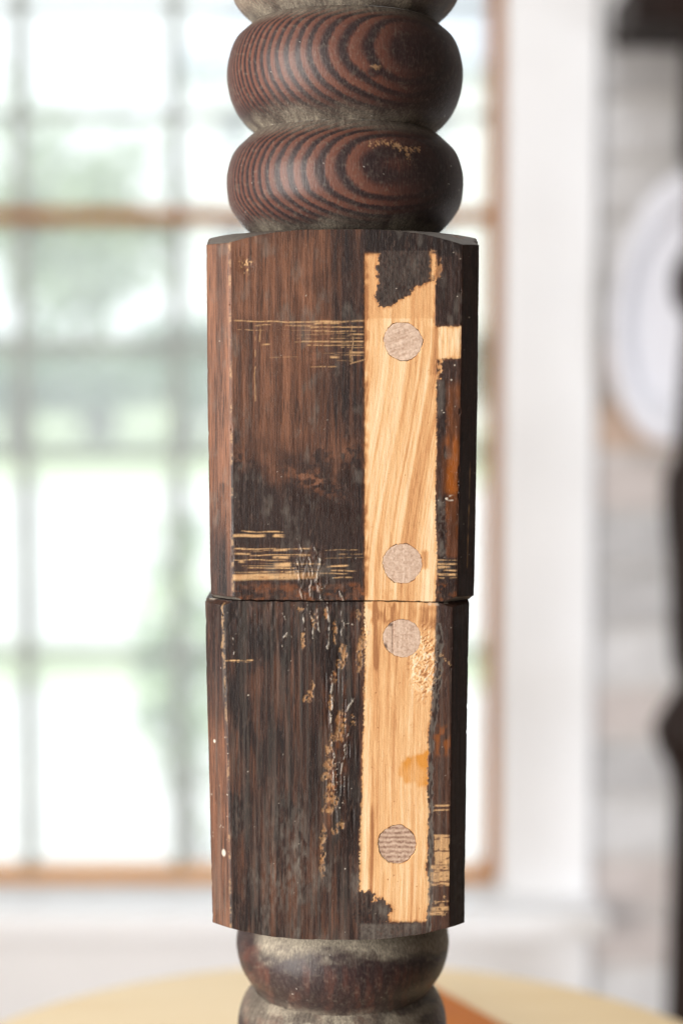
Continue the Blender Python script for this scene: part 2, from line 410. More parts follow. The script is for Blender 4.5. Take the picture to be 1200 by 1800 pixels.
# white neighbouring house with a blue-grey roof
HY = 62.0
hx0, hx1, hz1 = at(338, 0, HY)[0], at(1000, 0, HY)[0], at(600, 120, HY)[2]
house = tag(empty('house', ((hx0 + hx1) / 2, HY, GZ)), 'white house with blue grey roof beyond the lawn trees', 'house')
hw_ = (hx1 - hx0) / 2; hh_ = hz1 - GZ
M_HW = mat_simple('white_siding', (.80, .80, .80), .7, .04, 2); M_HR = mat_simple('blue_grey_roof', (.42, .46, .54), .8, .1, 3); M_HP = mat_simple('dark_house_glass', (.22, .25, .28), .2, .1, 2)
hwall = link('wall', box_mesh('wall', -hw_, hw_, 0, 8, 0, hh_, M_HW), house)
v = np.array([(-hw_ - .5, -.6, hh_), (hw_ + .5, -.6, hh_), (hw_ + .5, 8.6, hh_), (-hw_ - .5, 8.6, hh_), (-hw_ + 2.2, 4, hh_ + 4.2), (hw_ + .5, 4, hh_ + 4.2)], float)
me = bpy.data.meshes.new('roof'); me.from_pydata([tuple(p) for p in v], [], [(0, 1, 5, 4), (3, 4, 5, 2), (0, 4, 3), (1, 2, 5), (0, 3, 2, 1)]); me.materials.append(M_HR)
link('roof', me, house)
for fx_ in (-.78, -.25, .28, .78):
    for fz_ in (.2, .55, .84):
        w_ = link('window', box_mesh('window', fx_ * hw_ - .5, fx_ * hw_ + .5, -.05, -.002, hh_ * fz_ - .8, hh_ * fz_ + .8, M_HP), house)
        link('sill', box_mesh('sill', fx_ * hw_ - .6, fx_ * hw_ + .6, -.12, -.002, hh_ * fz_ - .92, hh_ * fz_ - .805, M_HW), w_)

# ------------------------------------------------------------------ stool and what stands in the room
SEAT_Z = at(600, 1682, .925)[2]
SC_Y, SR_ = .712, .213
stool = tag(empty('round_stool', (0.0, SC_Y, FLOOR_Z)), 'round pale wooden stool under the dark turned post', 'stool')
sh = SEAT_Z - FLOOR_Z
link('seat', lathe_mesh('seat', [(0, sh), (SR_ - .012, sh), (SR_ - .005, sh - .002), (SR_, sh - .008), (SR_, sh - .024), (SR_ - .006, sh - .031), (0, sh - .031)], M_MAPLE, 128), stool)
for k in range(4):
    a = math.pi / 4 + k * math.pi / 2
    l = link('leg', lathe_mesh('leg', [(0, 0), (.014, 0), (.019, .3), (.022, sh * .6), (.018, sh - .0315), (0, sh - .0315)], M_MAPLE, 20), stool, (math.cos(a) * .14, math.sin(a) * .14, 0))
for k in range(4):
    a = math.pi / 4 + k * math.pi / 2; b = a + math.pi / 2
    me = box_mesh('rung', -.085, .085, -.008, .008, -.008, .008, M_MAPLE, .004)
    o = link('rung', me, stool, ((math.cos(a) + math.cos(b)) * .07, (math.sin(a) + math.sin(b)) * .07, .3 + .05 * (k % 2))); o.rotation_euler = (0, 0, (a + b) / 2 + math.pi / 2)
# varnished wooden block lying on the stool behind the post
blk = tag(link('wooden_block', box_mesh('wooden_block', -.10, .10, -.058, 0, 0, .021, M_ORANGE, .003)), 'orange varnished wooden block lying on the stool behind the post', 'block')
pe = (.0545, .806); ev = (.50, -.866)
blk.location = (pe[0] + ev[0] * .045, pe[1] + ev[1] * .045, SEAT_Z + .0003); blk.rotation_euler = (0, 0, math.atan2(ev[1], ev[0]))
# dark shelf, platter, dark turned post against the brick wall
shz = z_at(40, YW - .17)
shelf = tag(empty('wall_shelf', (x_at(1062), YW, shz)), 'dark brown wall shelf high on the whitewashed brick', 'shelf')
link('shelf_board', box_mesh('shelf_board', 0, .62, -.17, -.013, 0, .052, M_DARK, .003), shelf)
link('bracket', box_mesh('bracket', .19, .215, -.12, -.013, -.12, -.0005, M_DARK, .003), shelf)
link('bracket', box_mesh('bracket', .52, .545, -.12, -.013, -.12, -.0005, M_DARK, .003), shelf)
def platter():
    prof = [(0, .010), (.62, .010), (.70, .014), (.74, .026), (.97, .034), (1.0, .030), (.98, .024), (.75, .016), (.68, .002), (0, 0)]
    prof = np.array(prof); nc = 96; a = np.arange(nc) * 2 * np.pi / nc
    v = np.stack([prof[:, 0:1] * np.cos(a) * .085, -prof[:, 1:2] + 0 * a, prof[:, 0:1] * np.sin(a) * .172], -1).reshape(-1, 3)
    return mesh_np('platter', v, gridquads(len(prof), nc), [M_CERAMIC])
plx, _, plz = at(1196, 540, YW - .05)
pl = tag(link('platter', platter(), None, (plx, YW - .012, plz)), 'white glazed oval platter hung on the whitewashed brick wall', 'platter')
pl.rotation_euler = (0, math.radians(7), 0)
def dark_post():
    Y = 2.02; ctr = 1223
    pts = [(-300, 38), (40, 38), (60, 36), (285, 36), (310, 20), (430, 22), (470, 46), (500, 50), (535, 44), (560, 24), (640, 30), (740, 36), (800, 40), (840, 58), (900, 58), (1000, 48), (1120, 44), (1170, 40), (1200, 26), (1240, 52), (1275, 72), (1310, 66), (1350, 44), (1400, 34), (1700, 40), (1900, 44), (2100, 40)]
    prof = [(0, z_at(pts[0][0], Y))] + [(w * Y / F_PX, z_at(p, Y)) for p, w in pts] + [(.03, FLOOR_Z), (0, FLOOR_Z)]
    P = np.array(prof)[::-1]; P[:, 1] -= FLOOR_Z
    o = empty('bed_post', (at(ctr, 900, Y)[0], Y, FLOOR_Z))
    link('shaft', lathe_mesh('shaft', P, M_DARK, 40), o)
    return o
tag(dark_post(), 'dark brown turned post standing by the brick wall at the picture edge', 'post')

# ------------------------------------------------------------------ THE POST
post = tag(empty('turned_post', (0, D, SEAT_Z)), 'dark stained turned wooden post with stripped pale strip and dowel plugs', 'post')
PO = np.array([0, D, SEAT_Z])
H = .0427
YF = D - H
def zf(py): return at(600, py, YF)[2]

WHITE_SPECKS = np.random.RandomState(11)
def specks(X, Y, n, x0, x1, y0, y1, r0, r1, rs):
    m = np.zeros(X.shape)
    for _ in range(n):
        cx, cy = rs.uniform(x0, x1), rs.uniform(y0, y1); r = rs.uniform(r0, r1)
        rows = np.where(np.abs(Y[:, Y.shape[1] // 2] - cy) < 8)[0]
        if len(rows) == 0: continue
        s = slice(rows[0], rows[-1] + 1)
        an = rs.uniform(0, 3.14); q = rs.uniform(.45, 1); ca, sa = math.cos(an), math.sin(an)
        dx, dy = X[s] - cx, Y[s] - cy
        m[s] = np.maximum(m[s], (1 - sst(r * .4, r, np.hypot((dx * ca + dy * sa), (dy * ca - dx * sa) / q))) * rs.uniform(.08, 1) ** 1.6)
    return m
def hscr(X, Y, x0, x1, y, w, seed, dens=.5, fx=9, tilt=0.0):
    """broken, near-horizontal scraped line"""
    w = w * .88; tilt = tilt or ((seed * 13) % 11 - 5) * .0045
    yy = Y - y - tilt * (X - x0) - (N(X / 30, y, seed) - .5) * 2
    m = (1 - sst(w * .35, w, np.abs(yy))) * sst(x0 - 3, x0 + 3, X) * (1 - sst(x1 - 6, x1 + 3, X))
    return m * sst(dens - .24, dens + .26, N(X / fx, Y / 2.0 + 31 * seed, seed) * .5 + N(X / 3.1, Y / 40.0, 777) * .32 + N(X / 1.6, Y / 5.0, seed + 5) * .26 + .06)
def blur(m, k):
    for ax in (0, 1):
        c = np.cumsum(np.concatenate([np.repeat(m.take([0], ax), k + 1, ax), m, np.repeat(m.take([-1], ax), k, ax)], ax), ax)
        n = m.shape[ax]; m = (c.take(range(2 * k + 1, 2 * k + 1 + n), ax) - c.take(range(0, n), ax)) / (2 * k + 1)
    return m
def edge_dirt(bare, X, Y, sd):
    b = blur(blur(bare, 3), 2)
    return np.clip((.97 - b) * 1.9, 0, 1) * bare * sst(.25, .7, fbm(X / 5, Y / 12, 3, sd)), np.clip(b * 1.7, 0, 1) * (1 - bare)
PLUGS = [(708, 600, 33.0), (707, 991, 34.0), (706.5, 1122, 33.0), (697, 1484, 33.0)]
def plug_rad(a, i, r): return r * (1 + .045 * (N(a * 2.2 / np.pi * 2, 3.3 * i, 50 + i) - .5) * 2 + .02 * (N(a * 9, i, 60) - .5) * 2)
def base_fields(X, Y, sd):
    fine = N(X / 1.7, Y / 45, sd + 1); med = N(X / 6.5 + .3 * N(X / 30, Y / 90, sd + 9), Y / 170, sd + 2)
    broad = N(X / 21, Y / 420, sd + 3); patch = fbm(X / 62, Y / 62, 4, sd + 4); rough = fbm(X / 5, Y / 5, 3, sd + 5)
    return fine, med, broad, patch, rough
def bare_grain(X, Y, sd, slope):
    g = X + slope
    a = N(g / 11, Y / 900, sd); b = N(g / 4.5, Y / 500, sd + 1); c = N(g / 1.6, Y / 60, sd + 2); d_ = N(g / 26, Y / 1200, sd + 3)
    v = .58 + (d_ - .5) * .36 + (a - .5) * .46 + (b - .5) * .46 + (c - .5) * .40
    return np.clip(v, 0, 1)

def paint_upper(X, Y, S, FL, FR):
    rs = np.random.RandomState(3)
    fine, med, broad, patch, rough = base_fields(X, Y, 100)
    F_ = .57 + (med - .5) * .36 + (fine - .5) * .30 + (broad - .5) * .30 + (patch - .5) * .30
    # lighter brown streaks
    F_ += .22 * box(X, Y, 478, 528, 560, 770, 10) * N(X / 9, Y / 200, 70) + .14 * box(X, Y, 405, 560, 420, 560, 14)
    F_ -= .34 * sst(535, 590, X + (patch - .5) * 80) * (1 - sst(690, 800, Y))
    edge = 790 + (N(X / 16, 0 * X, 71) - .5) * 110 + (patch - .5) * 150
    dl = sst(-45, 40, Y - edge)
    F_ = F_ * (1 - .84 * dl) + .05 * dl
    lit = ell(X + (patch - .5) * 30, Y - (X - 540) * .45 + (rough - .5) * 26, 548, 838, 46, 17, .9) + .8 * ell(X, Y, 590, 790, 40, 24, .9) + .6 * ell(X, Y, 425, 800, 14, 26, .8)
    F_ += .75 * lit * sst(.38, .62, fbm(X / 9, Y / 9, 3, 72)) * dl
    low = sst(1020, 1030, Y)
    F_ += .42 * low * sst(.35, .75, fbm(X / 13, Y / 8, 3, 73))
    # right band
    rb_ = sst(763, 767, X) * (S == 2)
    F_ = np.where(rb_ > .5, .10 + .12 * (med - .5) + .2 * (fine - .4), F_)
    rr = rb_ * sst(781, 786, X + (rough - .5) * 5) * sst(660, 690, Y) * (1 - sst(975, 985, Y))
    F_ += .36 * rr * (0.6 + .6 * N(X / 8, Y / 40, 74))
    F_ += .12 * rb_ * box(X, Y, 768, 814, 636, 690, 6)
    # top edge of face: dark band over the strip
    F_ -= .36 * box(X, Y, 645, 815, 398, 446, 6)
    # chamfers
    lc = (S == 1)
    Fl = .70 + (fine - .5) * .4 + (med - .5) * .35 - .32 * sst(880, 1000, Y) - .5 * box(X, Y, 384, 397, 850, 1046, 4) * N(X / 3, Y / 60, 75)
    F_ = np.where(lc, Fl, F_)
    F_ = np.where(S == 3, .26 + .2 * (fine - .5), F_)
    # bare strip
    wob = (N(Y / 40, 0 * Y, 80) - .5) * 3 + (N(Y / 2.2, X / 3, 81) - .5) * 3.0
    right = 766 + wob + 0 * X
    strip = sst(639.6, 641.4, X + (N(Y / 3, 0 * Y, 82) - .5) * .7) * (1 - sst(-1.2, 1.2, X - right)) * sst(444, 448, Y) * (S == 2)
    jx = X + (fbm(X / 6, Y / 6, 3, 83) - .5) * 13; jy = Y + (fbm(X / 6, Y / 6, 3, 84) - .5) * 13
    dark = polym(jx, jy, [(668, 436), (663, 457), (661, 483), (666, 507), (657, 522), (667, 537), (687, 538), (696, 531), (710, 526), (721, 515), (730, 506), (748, 500), (761, 492), (757, 470), (759, 436)])
    strip = strip * (1 - dark)
    notch = box(jx, jy, 755, 774, 440, 492, 1) * (1 - sst(.45, .7, N(X / 5, Y / 14, 85)))
    strip = np.maximum(strip * (1 - box(X, Y, 764, 780, 500, 572, 1)), notch * .55)
    arm = box(X, Y + (N(X / 4, 0 * X, 86) - .5) * 3, 762, 812.5, 574, 630, 1.2) * (S == 2)
    strip = np.maximum(strip, arm)
    ragg = polym(jx, jy, [(752, 628), (778, 632), (776, 655), (770, 668), (752, 668)])
    strip = np.maximum(strip, ragg * (S == 2) * sst(.3, .6, fbm(X / 5, Y / 5, 2, 87)))
    gr = bare_grain(X, Y, 200, np.interp(Y, [440, 600, 660, 720, 800, 880, 940, 1000, 1056], [0, 3, 9, 19, 34, 49, 58, 64, 66]))
    gr = gr * .95 + .05
    gr = np.where(Y < 560, gr * .55 + .12, gr)
    gr = np.where((arm > .5) & (X > 770), .72 + .5 * (N(X / 2.2, Y / 30, 88) - .5), gr)
    gr = gr - .16 * box(X, Y, 751, 769, 574, 660, 4)                                  # pinkish glue line
    gr = gr - .5 * (1 - sst(2, 8, np.abs(X - 643))) * N(Y / 9, 0 * Y, 89)           # dark left rim
    gr = gr - .5 * np.maximum(box(X, Y, 741, 753, 968, 1000, 4), .6 * box(X, Y, 668, 690, 1036, 1056, 3) * N(X / 3, Y / 6, 9))
    bare = np.clip(strip, 0, 1)
    # scrapes
    scr = np.zeros(X.shape)
    for (x0, x1, y, w, d_) in [(412, 520, 564, 1.6, .42), (418, 470, 580, 1.2, .66), (500, 641, 566, 2.2, .50), (505, 560, 572, 1.6, .6), (545, 641, 576, 2.0, .5), (552, 600, 569, 3.0, .5), (548, 641, 582, 1.6, .62),
                               (528, 641, 601, 2.2, .36), (540, 641, 606, 1.6, .52), (575, 641, 594, 1.4, .6), (600, 641, 611, 1.6, .55), (612, 641, 588, 2.2, .5), (614, 641, 619, 2.4, .42), (615, 641, 625, 1.6, .5),
                               (580, 596, 628, 3.0, .4), (545, 592, 644, 1.4, .5), (460, 475, 606, 2.2, .5), (448, 476, 572, 2.0, .5)]:
        scr = np.maximum(scr, hscr(X, Y, x0, x1, y, w, rs.randint(1000), d_))
    for (x0, x1, y, w, d_) in [(425, 500, 934, 1.6, .40), (410, 466, 942, 4.0, .34), (480, 500, 941, 4.2, .42), (412, 545, 965, 1.5, .48), (480, 505, 967, 3.2, .3), (412, 440, 973, 2.6, .45), (440, 545, 976, 1.6, .45), (480, 508, 980, 3.6, .36), (526, 545, 976, 3.0, .45),
                               (412, 500, 984, 1.4, .55), (420, 430, 988, 3.4, .5), (482, 512, 993, 6.0, .38), (430, 520, 999, 1.5, .52), (520, 570, 992, 2.4, .55), (410, 520, 1006, 1.6, .5), (575, 612, 995, 2.4, .48), (580, 625, 1003, 1.8, .52), (578, 610, 1008, 1.6, .5), (585, 620, 1016, 1.3, .55)]:
        scr = np.maximum(scr, hscr(X, Y, x0, x1, y, w, rs.randint(1000), d_))
    band = hscr(X, Y, 409, 560, 1015, 8.5, 5, .30, 20, -.02) * (1 - .55 * sst(495, 560, X))
    scr = np.maximum(scr, band)
    for k_ in range(34):
        cl_ = k_ % 2; x0 = rs.uniform(410, 600) if cl_ else rs.uniform(470, 615); L_ = rs.uniform(18, 90); y_ = rs.uniform(962, 1022) if cl_ else rs.uniform(564, 634)
        scr = np.maximum(scr, rs.uniform(.25, .7) * hscr(X, Y, x0, min(x0 + L_, 641), y_, rs.uniform(.8, 1.5), rs.randint(1000), rs.uniform(.45, .66)))
    for (x0, x1, y, w, d_) in [(766, 803, 984, 1.4, .5), (766, 803, 991, 2.6, .45), (768, 790, 997, 4.0, .4), (780, 803, 1003, 2.2, .4), (766, 803, 1009, 3.2, .38), (770, 803, 1015, 1.5, .6)]:
        scr = np.maximum(scr, hscr(X, Y, x0, x1, y, w, rs.randint(1000), d_))
    scr *= (S == 2) * (1 - bare) * np.where(Y < 700, .35 + .6 * fbm(X / 16, Y / 5, 3, 47), .5 + .6 * fbm(X / 20, Y / 6, 3, 48))
    F_ = F_ + .16 * box(X, Y, 540, 641, 562, 640, 8) * N(X / 12, Y / 3, 45) * (1 - bare) + .26 * box(X, Y, 409, 570, 960, 1022, 7) * N(X / 14, Y / 3, 46) * (1 - bare) * (S == 2)
    for x, y0, y1, w in [(448, 568, 705, 1.1), (456, 572, 600, 1.4), (619, 565, 637, 1.3), (615.5, 610, 640, 1.3)]:
        scr = np.maximum(scr, .42 * line(X + (N(Y / 20, 0 * Y, int(x)) - .5) * 3, Y, x, y0, x, y1, w) * sst(.2, .5, N(Y / 9, 0 * X, int(x) + 1)))
    scr = np.maximum(scr, .4 * line(X, Y, 616, 639, 641, 632, 1.6))
    scr = np.maximum(scr, .8 * ell(X + (rough - .5) * 18, Y + (fbm(X / 5, Y / 5, 2, 49) - .5) * 22, 431, 465, 9, 11, .5) * sst(.5, .66, fbm(X / 2.5, Y / 5, 2, 50)))
    # scuffed chamfer edges
    ed = (1 - sst(1.0, 3.4, np.abs(X - FL - .8))) * sst(.45, .75, N(Y / 14, 0 * X, 90) * .6 + N(Y / 3, X / 3, 91) * .4)
    scr = np.maximum(scr, .38 * ed)
    scr = np.maximum(scr, .8 * (1 - sst(.5, 1.6, np.abs(X - (829 - (Y - 700) * .028)))) * box(X, Y, 815, 835, 815, 1000, 4) * N(Y / 13, 0 * X, 92) * (S == 3))
    # glue
    glue = np.zeros(X.shape)
    for pts in [[(521, 947), (528, 968), (522, 990), (524, 1020)], [(555, 963), (562, 985), (556, 1010), (561, 1040), (566, 1056)], [(529, 1022), (525, 1038), (533, 1052), (540, 1057)], [(545, 980), (548, 1010), (545, 1050)], [(598, 1040), (604, 1057)]]:
        glue = np.maximum(glue, path(X + (fbm(X / 7, Y / 16, 3, 43) - .5) * 9, Y, pts, 2.3))
    glue *= sst(.3, .6, fbm(X / 4, Y / 9, 2, 44))
    glue2 = ell(X + (rough - .5) * 16, Y, 545, 1015, 28, 50, .6) * sst(.48, .72, N(X / 3.2, Y / 10, 93))
    amb = .75 * box(X, Y, 783, 804, 770, 872, 14) * sst(.25, .7, N(X / 9, Y / 22, 94)) * rb_ + .35 * low * sst(.5, .8, fbm(X / 11, Y / 9, 3, 95)) * (1 - bare) * (S == 2)
    amb += .4 * band * sst(.45, .8, N(X / 12, Y / 9, 96)) + .30 * rr * N(X / 6, Y / 30, 97)
    dust = .22 * glue2 + .30 * sst(.60, .85, fbm(X / 18, Y / 40, 4, 98)) * (1 - bare) + .22 * dark * (S == 2) * N(X / 2, Y / 5, 41) * (Y > 440)
    dust += .25 * box(X, Y, 767, 783, 880, 1010, 3) * sst(.4, .7, N(X / 3, Y / 4, 99))
    # dusty shoulder above the face edge
    white = specks(X, Y, 60, 365, 845, 430, 1050, .7, 1.8, rs)
    white = np.maximum(white, specks(X, Y, 26, 765, 840, 440, 1000, 1.0, 2.3, rs)) * (1 - .8 * bare)
    white = np.maximum(white, .5 * glue * N(X / 2, Y / 4, 33))
    white = np.maximum(white, box(X, Y, 768, 803, 871, 880, 2) * sst(.6, .75, N(X / 5, Y / 4, 34)) * rb_)
    gloss = np.clip(.8 * glue2 + glue + .5 * rr + .35 * dl * sst(.5, .7, patch), 0, 1)
    din, dout = edge_dirt(bare, X, Y, 110); gr = gr - .55 * din; F_ = F_ + .75 * dout * sst(.35, .8, N(X / 2.5, Y / 7, 111)); amb = amb + .30 * dout * N(X / 4, Y / 9, 114)
    pits = specks(X, Y, 40, 645, 765, 545, 1050, .8, 1.8, rs) * bare
    gr = gr - .7 * pits
    F_ = np.where(dark > .5, np.where(Y > 440, .10 + .34 * (N(X / 2.2, Y / 3.5, 37) - .35) * sst(.3, .7, fbm(X / 12, Y / 12, 3, 38)), F_), F_)
    h = -.07 * bare - .06 * scr + .035 * dark * (.5 + rough) + .20 * glue + .22 * glue2 * N(X / 4, Y / 8, 35) + .05 * (rough - .5) - .04 * (med - .5) + .10 * rb_ * (N(X / 6, Y / 12, 36) - .5)
    h += .05 * white
    h -= .5 * ell(X, Y, 432, 466, 12, 12, .7) * rough
    return dict(bare=bare, F=F_, scr=scr, dust=dust, amb=amb, white=white, grain=gr, gloss=gloss, h=h)

def paint_lower(X, Y, S, FL, FR):
    rs = np.random.RandomState(8)
    fine, med, broad, patch, rough = base_fields(X, Y, 300)
    F_ = .20 + (med - .5) * .30 + (fine - .5) * .34 + (broad - .5) * .24 + (patch - .5) * .30 - .17 * sst(.50, .60, fbm(X / 46, Y / 95, 4, 380)) + .10 * sst(.55, .7, fbm(X / 34, Y / 120, 4, 381))
    red = sst(.56, .75, N(X / 7, Y / 260, 310)) * sst(1120, 1300, Y)
    F_ += .24 * red * (.5 + .6 * fine)
    F_ += .10 * sst(1380, 1500, Y)
    F_ += .18 * sst(1062, 1066, Y) * (1 - sst(1070, 1110, Y)) * sst(.45, .7, fbm(X / 10, Y / 10, 3, 311))
    lc = S == 1
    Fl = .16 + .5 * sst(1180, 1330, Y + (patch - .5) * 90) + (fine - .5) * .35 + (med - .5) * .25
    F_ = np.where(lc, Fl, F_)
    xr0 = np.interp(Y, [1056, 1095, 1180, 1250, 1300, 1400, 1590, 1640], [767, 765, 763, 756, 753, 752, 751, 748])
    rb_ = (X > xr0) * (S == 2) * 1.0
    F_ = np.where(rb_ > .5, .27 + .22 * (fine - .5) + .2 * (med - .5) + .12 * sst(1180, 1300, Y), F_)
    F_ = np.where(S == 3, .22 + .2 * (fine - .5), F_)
    # strip
    xl0 = np.interp(Y, [1056, 1180, 1300, 1440, 1560, 1640], [641, 641, 637.5, 634, 631, 630])
    wl = (N(X / 2.2, Y / 2.6, 320) - .5) * 4.5 + (N(Y / 40, 0 * Y, 321) - .5) * 2
    wr = (N(X / 2.5, Y / 3, 322) - .5) * 5 * sst(1090, 1200, Y) + (fbm(Y / 22, 0 * Y, 3, 323) - .5) * 9 * sst(1090, 1200, Y)
    strip = sst(-1.2, 1.2, X - xl0 - wl) * (1 - sst(-1.4, 1.4, X - xr0 - wr)) * (1 - sst(1618, 1622, Y + (N(X / 4, 0 * X, 324) - .5) * 3)) * (S == 2)
    jx = X + (fbm(X / 6, Y / 6, 3, 325) - .5) * 15; jy = Y + (fbm(X / 6, Y / 6, 3, 326) - .5) * 15
    dark = np.maximum(polym(jx, jy, [(622, 1566), (652, 1566), (656, 1574), (648, 1584), (668, 1578), (680, 1588), (692, 1596), (682, 1612), (684, 1624), (622, 1624)]),
                      box(X, Y, 628, 740, 1620, 1660, 1))
    strip = strip * (1 - polym(jx, jy, [(622, 1566), (652, 1566), (656, 1574), (648, 1584), (668, 1578), (680, 1588), (692, 1596), (682, 1612), (684, 1624), (622, 1624)]))
    bare = np.clip(strip, 0, 1)
    gr = bare_grain(X, Y, 400, (Y - 1300) * .03 + 3 * np.sin(Y / 90))
    gr = gr * .85 + .08 - .10 * sst(1560, 1610, Y)
    gr -= .45 * (1 - sst(2, 6, np.abs(X - np.interp(Y, [1060, 1200, 1400, 1620], [659, 660, 655, 650])))) * sst(.2, .6, N(Y / 60, 0 * X, 330))
    gr -= .35 * box(X, Y, 640, 700, 1060, 1095, 5) * sst(.4, .65, N(X / 4, Y / 20, 331)) + .4 * box(X, Y, 728, 765, 1066, 1105, 6) * N(X / 9, Y / 14, 332)
    # torn fibres on the right of the strip
    tz = np.clip(ell(X, Y, 745, 1165, 26, 62, .4), 0, 1) * (X < 770)
    tear = tz * sst(.58, .72, N((X + Y * .6) / 2.6, (Y - X * .6) / 9, 333))
    tear2 = tz * sst(.62, .8, N((X - Y * .8) / 7, (Y + X * .6) / 2.4, 334))
    gr = gr + .45 * tear - .55 * tear2
    # scratches
    scr = np.zeros(X.shape)
    scr = np.maximum(scr, .36 * path(X + (rough - .5) * 5, Y, [(391, 1063), (392, 1100), (391, 1148), (392.5, 1158)], 2.2) * sst(.25, .5, N(Y / 8, 0 * X, 340)))
    for (x0, x1, y, w, d_) in [(395, 455, 1161, 1.8, .66), (408, 440, 1164, 1.6, .68), (764, 792, 1416, 2.6, .4), (762, 790, 1424, 2.0, .45),
                               (757, 790, 1598, 6, .38), (752, 780, 1606, 5, .42), (764, 790, 1586, 1.6, .5)]:
        scr = np.maximum(scr, hscr(X, Y, x0, x1, y, w, rs.randint(1000), d_, 11, -.03))
    blkm = np.maximum(box(X + (rough - .5) * 5, Y, 763, 792, 1467, 1520, 1.5) , box(X + (rough - .5) * 8, Y, 755, 792, 1521, 1557, 2)) * (S == 2)
    lines_ = sst(.30, .52, N(X / 40, Y / 3.4, 369) * .62 + N(X / 5, Y / 2.0, 370) * .38)
    scr = np.maximum(scr, blkm * (.10 + .85 * lines_) * (.75 + .5 * N(X / 2.2, Y / 20, 371)))
    F_ = F_ + .25 * blkm
    fl = np.zeros(X.shape)
    for (cx, cy, rx, ry) in [(545, 1223, 4, 9), (540, 1229, 8, 5), (550, 1205, 3, 8), (588, 1110, 3, 18), (604, 1150, 4, 16), (597, 1168, 7, 7), (601, 1140, 3, 10), (588, 1190, 3, 8), (599, 1265, 8, 15), (597, 1290, 7, 12), (580, 1235, 3, 14), (619, 1265, 4, 9), (583, 1300, 5, 10), (577, 1320, 6, 10),
                             (578, 1345, 8, 10), (574, 1365, 9, 7), (581, 1385, 7, 8), (578, 1402, 8, 10), (588, 1408, 5, 10), (576, 1424, 9, 8), (598, 1450, 6, 7), (587, 1461, 6, 5), (568, 1470, 5, 20), (566, 1510, 4, 30), (532, 1125, 3, 14), (552, 1092, 3, 12), (573, 1080, 3, 10), (528, 1072, 5, 3), (632, 1150, 5, 30), (630, 1082, 5, 8), (640, 1120, 4, 20)]:
        fl = np.maximum(fl, ell(X + (rough - .5) * 9, Y + (fbm(X / 4, Y / 4, 2, 341) - .5) * 9, cx, cy, rx, ry, .35))
    fl *= sst(.3, .55, fbm(X / 3.2, Y / 5, 3, 342))
    scr = np.maximum(scr, .46 * fl * (.5 + N(X / 3, Y / 6, 372))) * (1 - bare)
    edm = (1 - sst(.8, 3.0, np.abs(X - FL - .5))) * sst(.5, .75, N(Y / 16, 0 * X, 343) * .6 + N(Y / 3, X / 3, 344) * .4)
    scr = np.maximum(scr, .32 * edm)
    # brown veil under flakes
    amb = .30 * np.clip(ell(X + (rough - .5) * 12, Y, 590, 1290, 20, 150, .8), 0, 1) * sst(.55, .8, fbm(X / 6, Y / 16, 3, 345)) * (1 - bare) + .5 * fl * N(X / 4, Y / 4, 373) * (1 - bare)
    stain = blur(polym(X + (fbm(X / 9, Y / 9, 3, 347) - .5) * 18, Y + (fbm(X / 7, Y / 9, 3, 346) - .5) * 16, [(702, 1346), (716, 1332), (740, 1326), (756, 1320), (756, 1378), (736, 1381), (712, 1374), (700, 1366)]), 2)
    stain = stain * (.35 + .65 * sst(.2, .7, N(X / 13, Y / 40, 348) + .15 * sst(700, 748, X)))
    amb = np.maximum(amb, .0)
    amb_b = np.clip(1.05 * stain, 0, .9) * bare
    amb = np.maximum(amb, amb_b) + .6 * box(X, Y, 762, 793, 1278, 1326, 8) * rb_ * sst(.3, .7, N(X / 8, Y / 12, 348))
    grey = np.interp(Y, [1056, 1110, 1250, 1300, 1600], [0, 14, 13, 8, 8])
    gs = (X > xr0) * (X < xr0 + grey + (N(Y / 9, 0 * X, 349) - .5) * 5) * (Y > 1095) * (S == 2)
    F_ = np.where(gs, .12, F_)
    dust = .42 * gs * sst(.25, .65, N(X / 2.4, Y / 8, 350)) + .40 * sst(.50, .82, fbm(X / 26, Y / 50, 4, 351) * .7 + .3 * fbm(X / 3, Y / 9, 2, 352)) * sst(1330, 1470, Y) * (1 - bare) * (1 - lc * .6)
    dust += .45 * ell(X + (patch - .5) * 60, Y, 508, 1510, 34, 100, .9) * sst(.35, .75, fbm(X / 5, Y / 14, 3, 353)) * (1 - bare)
    dust += .16 * sst(.5, .8, N(X / 4, Y / 120, 354)) * (1 - bare)
    dust += .55 * box(X, Y, 632, 740, 1624, 1660, 3) * (.3 + .7 * N(X / 3, Y / 2.5, 42)) * sst(.25, .6, patch)
    glue = np.zeros(X.shape)
    for pts in [[(596, 1064), (602, 1085), (606, 1096), (622, 1098)], [(606, 1096), (601, 1112), (603, 1128)], [(560, 1066), (558, 1090), (562, 1110)], [(540, 1060), (546, 1082), (552, 1098), (551, 1122)], [(500, 1120), (505, 1113), (512, 1120)], [(498, 1078), (503, 1092)], [(492, 1128), (496, 1136)],
                [(583, 1180), (585, 1230), (580, 1262), (584, 1310), (588, 1380)], [(618, 1226), (611, 1250), (622, 1228)], [(612, 1290), (604, 1330), (600, 1360)], [(575, 1060), (580, 1110), (576, 1140)], [(531, 1070), (535, 1110)], [(640, 1094), (646, 1110), (644, 1140)], [(412, 1122), (414, 1150)], [(368, 1047), (366, 1052)]]:
        glue = np.maximum(glue, path(X + (fbm(X / 7, Y / 16, 3, 363) - .5) * 9, Y, pts, 1.9))
    glue *= sst(.40, .62, fbm(X / 3.5, Y / 7, 3, 360))
    pit = specks(X, Y, 40, 588, 606, 1340, 1420, .7, 1.9, rs)
    white = np.maximum(specks(X, Y, 80, 362, 820, 1060, 1640, .7, 1.9, rs), pit)
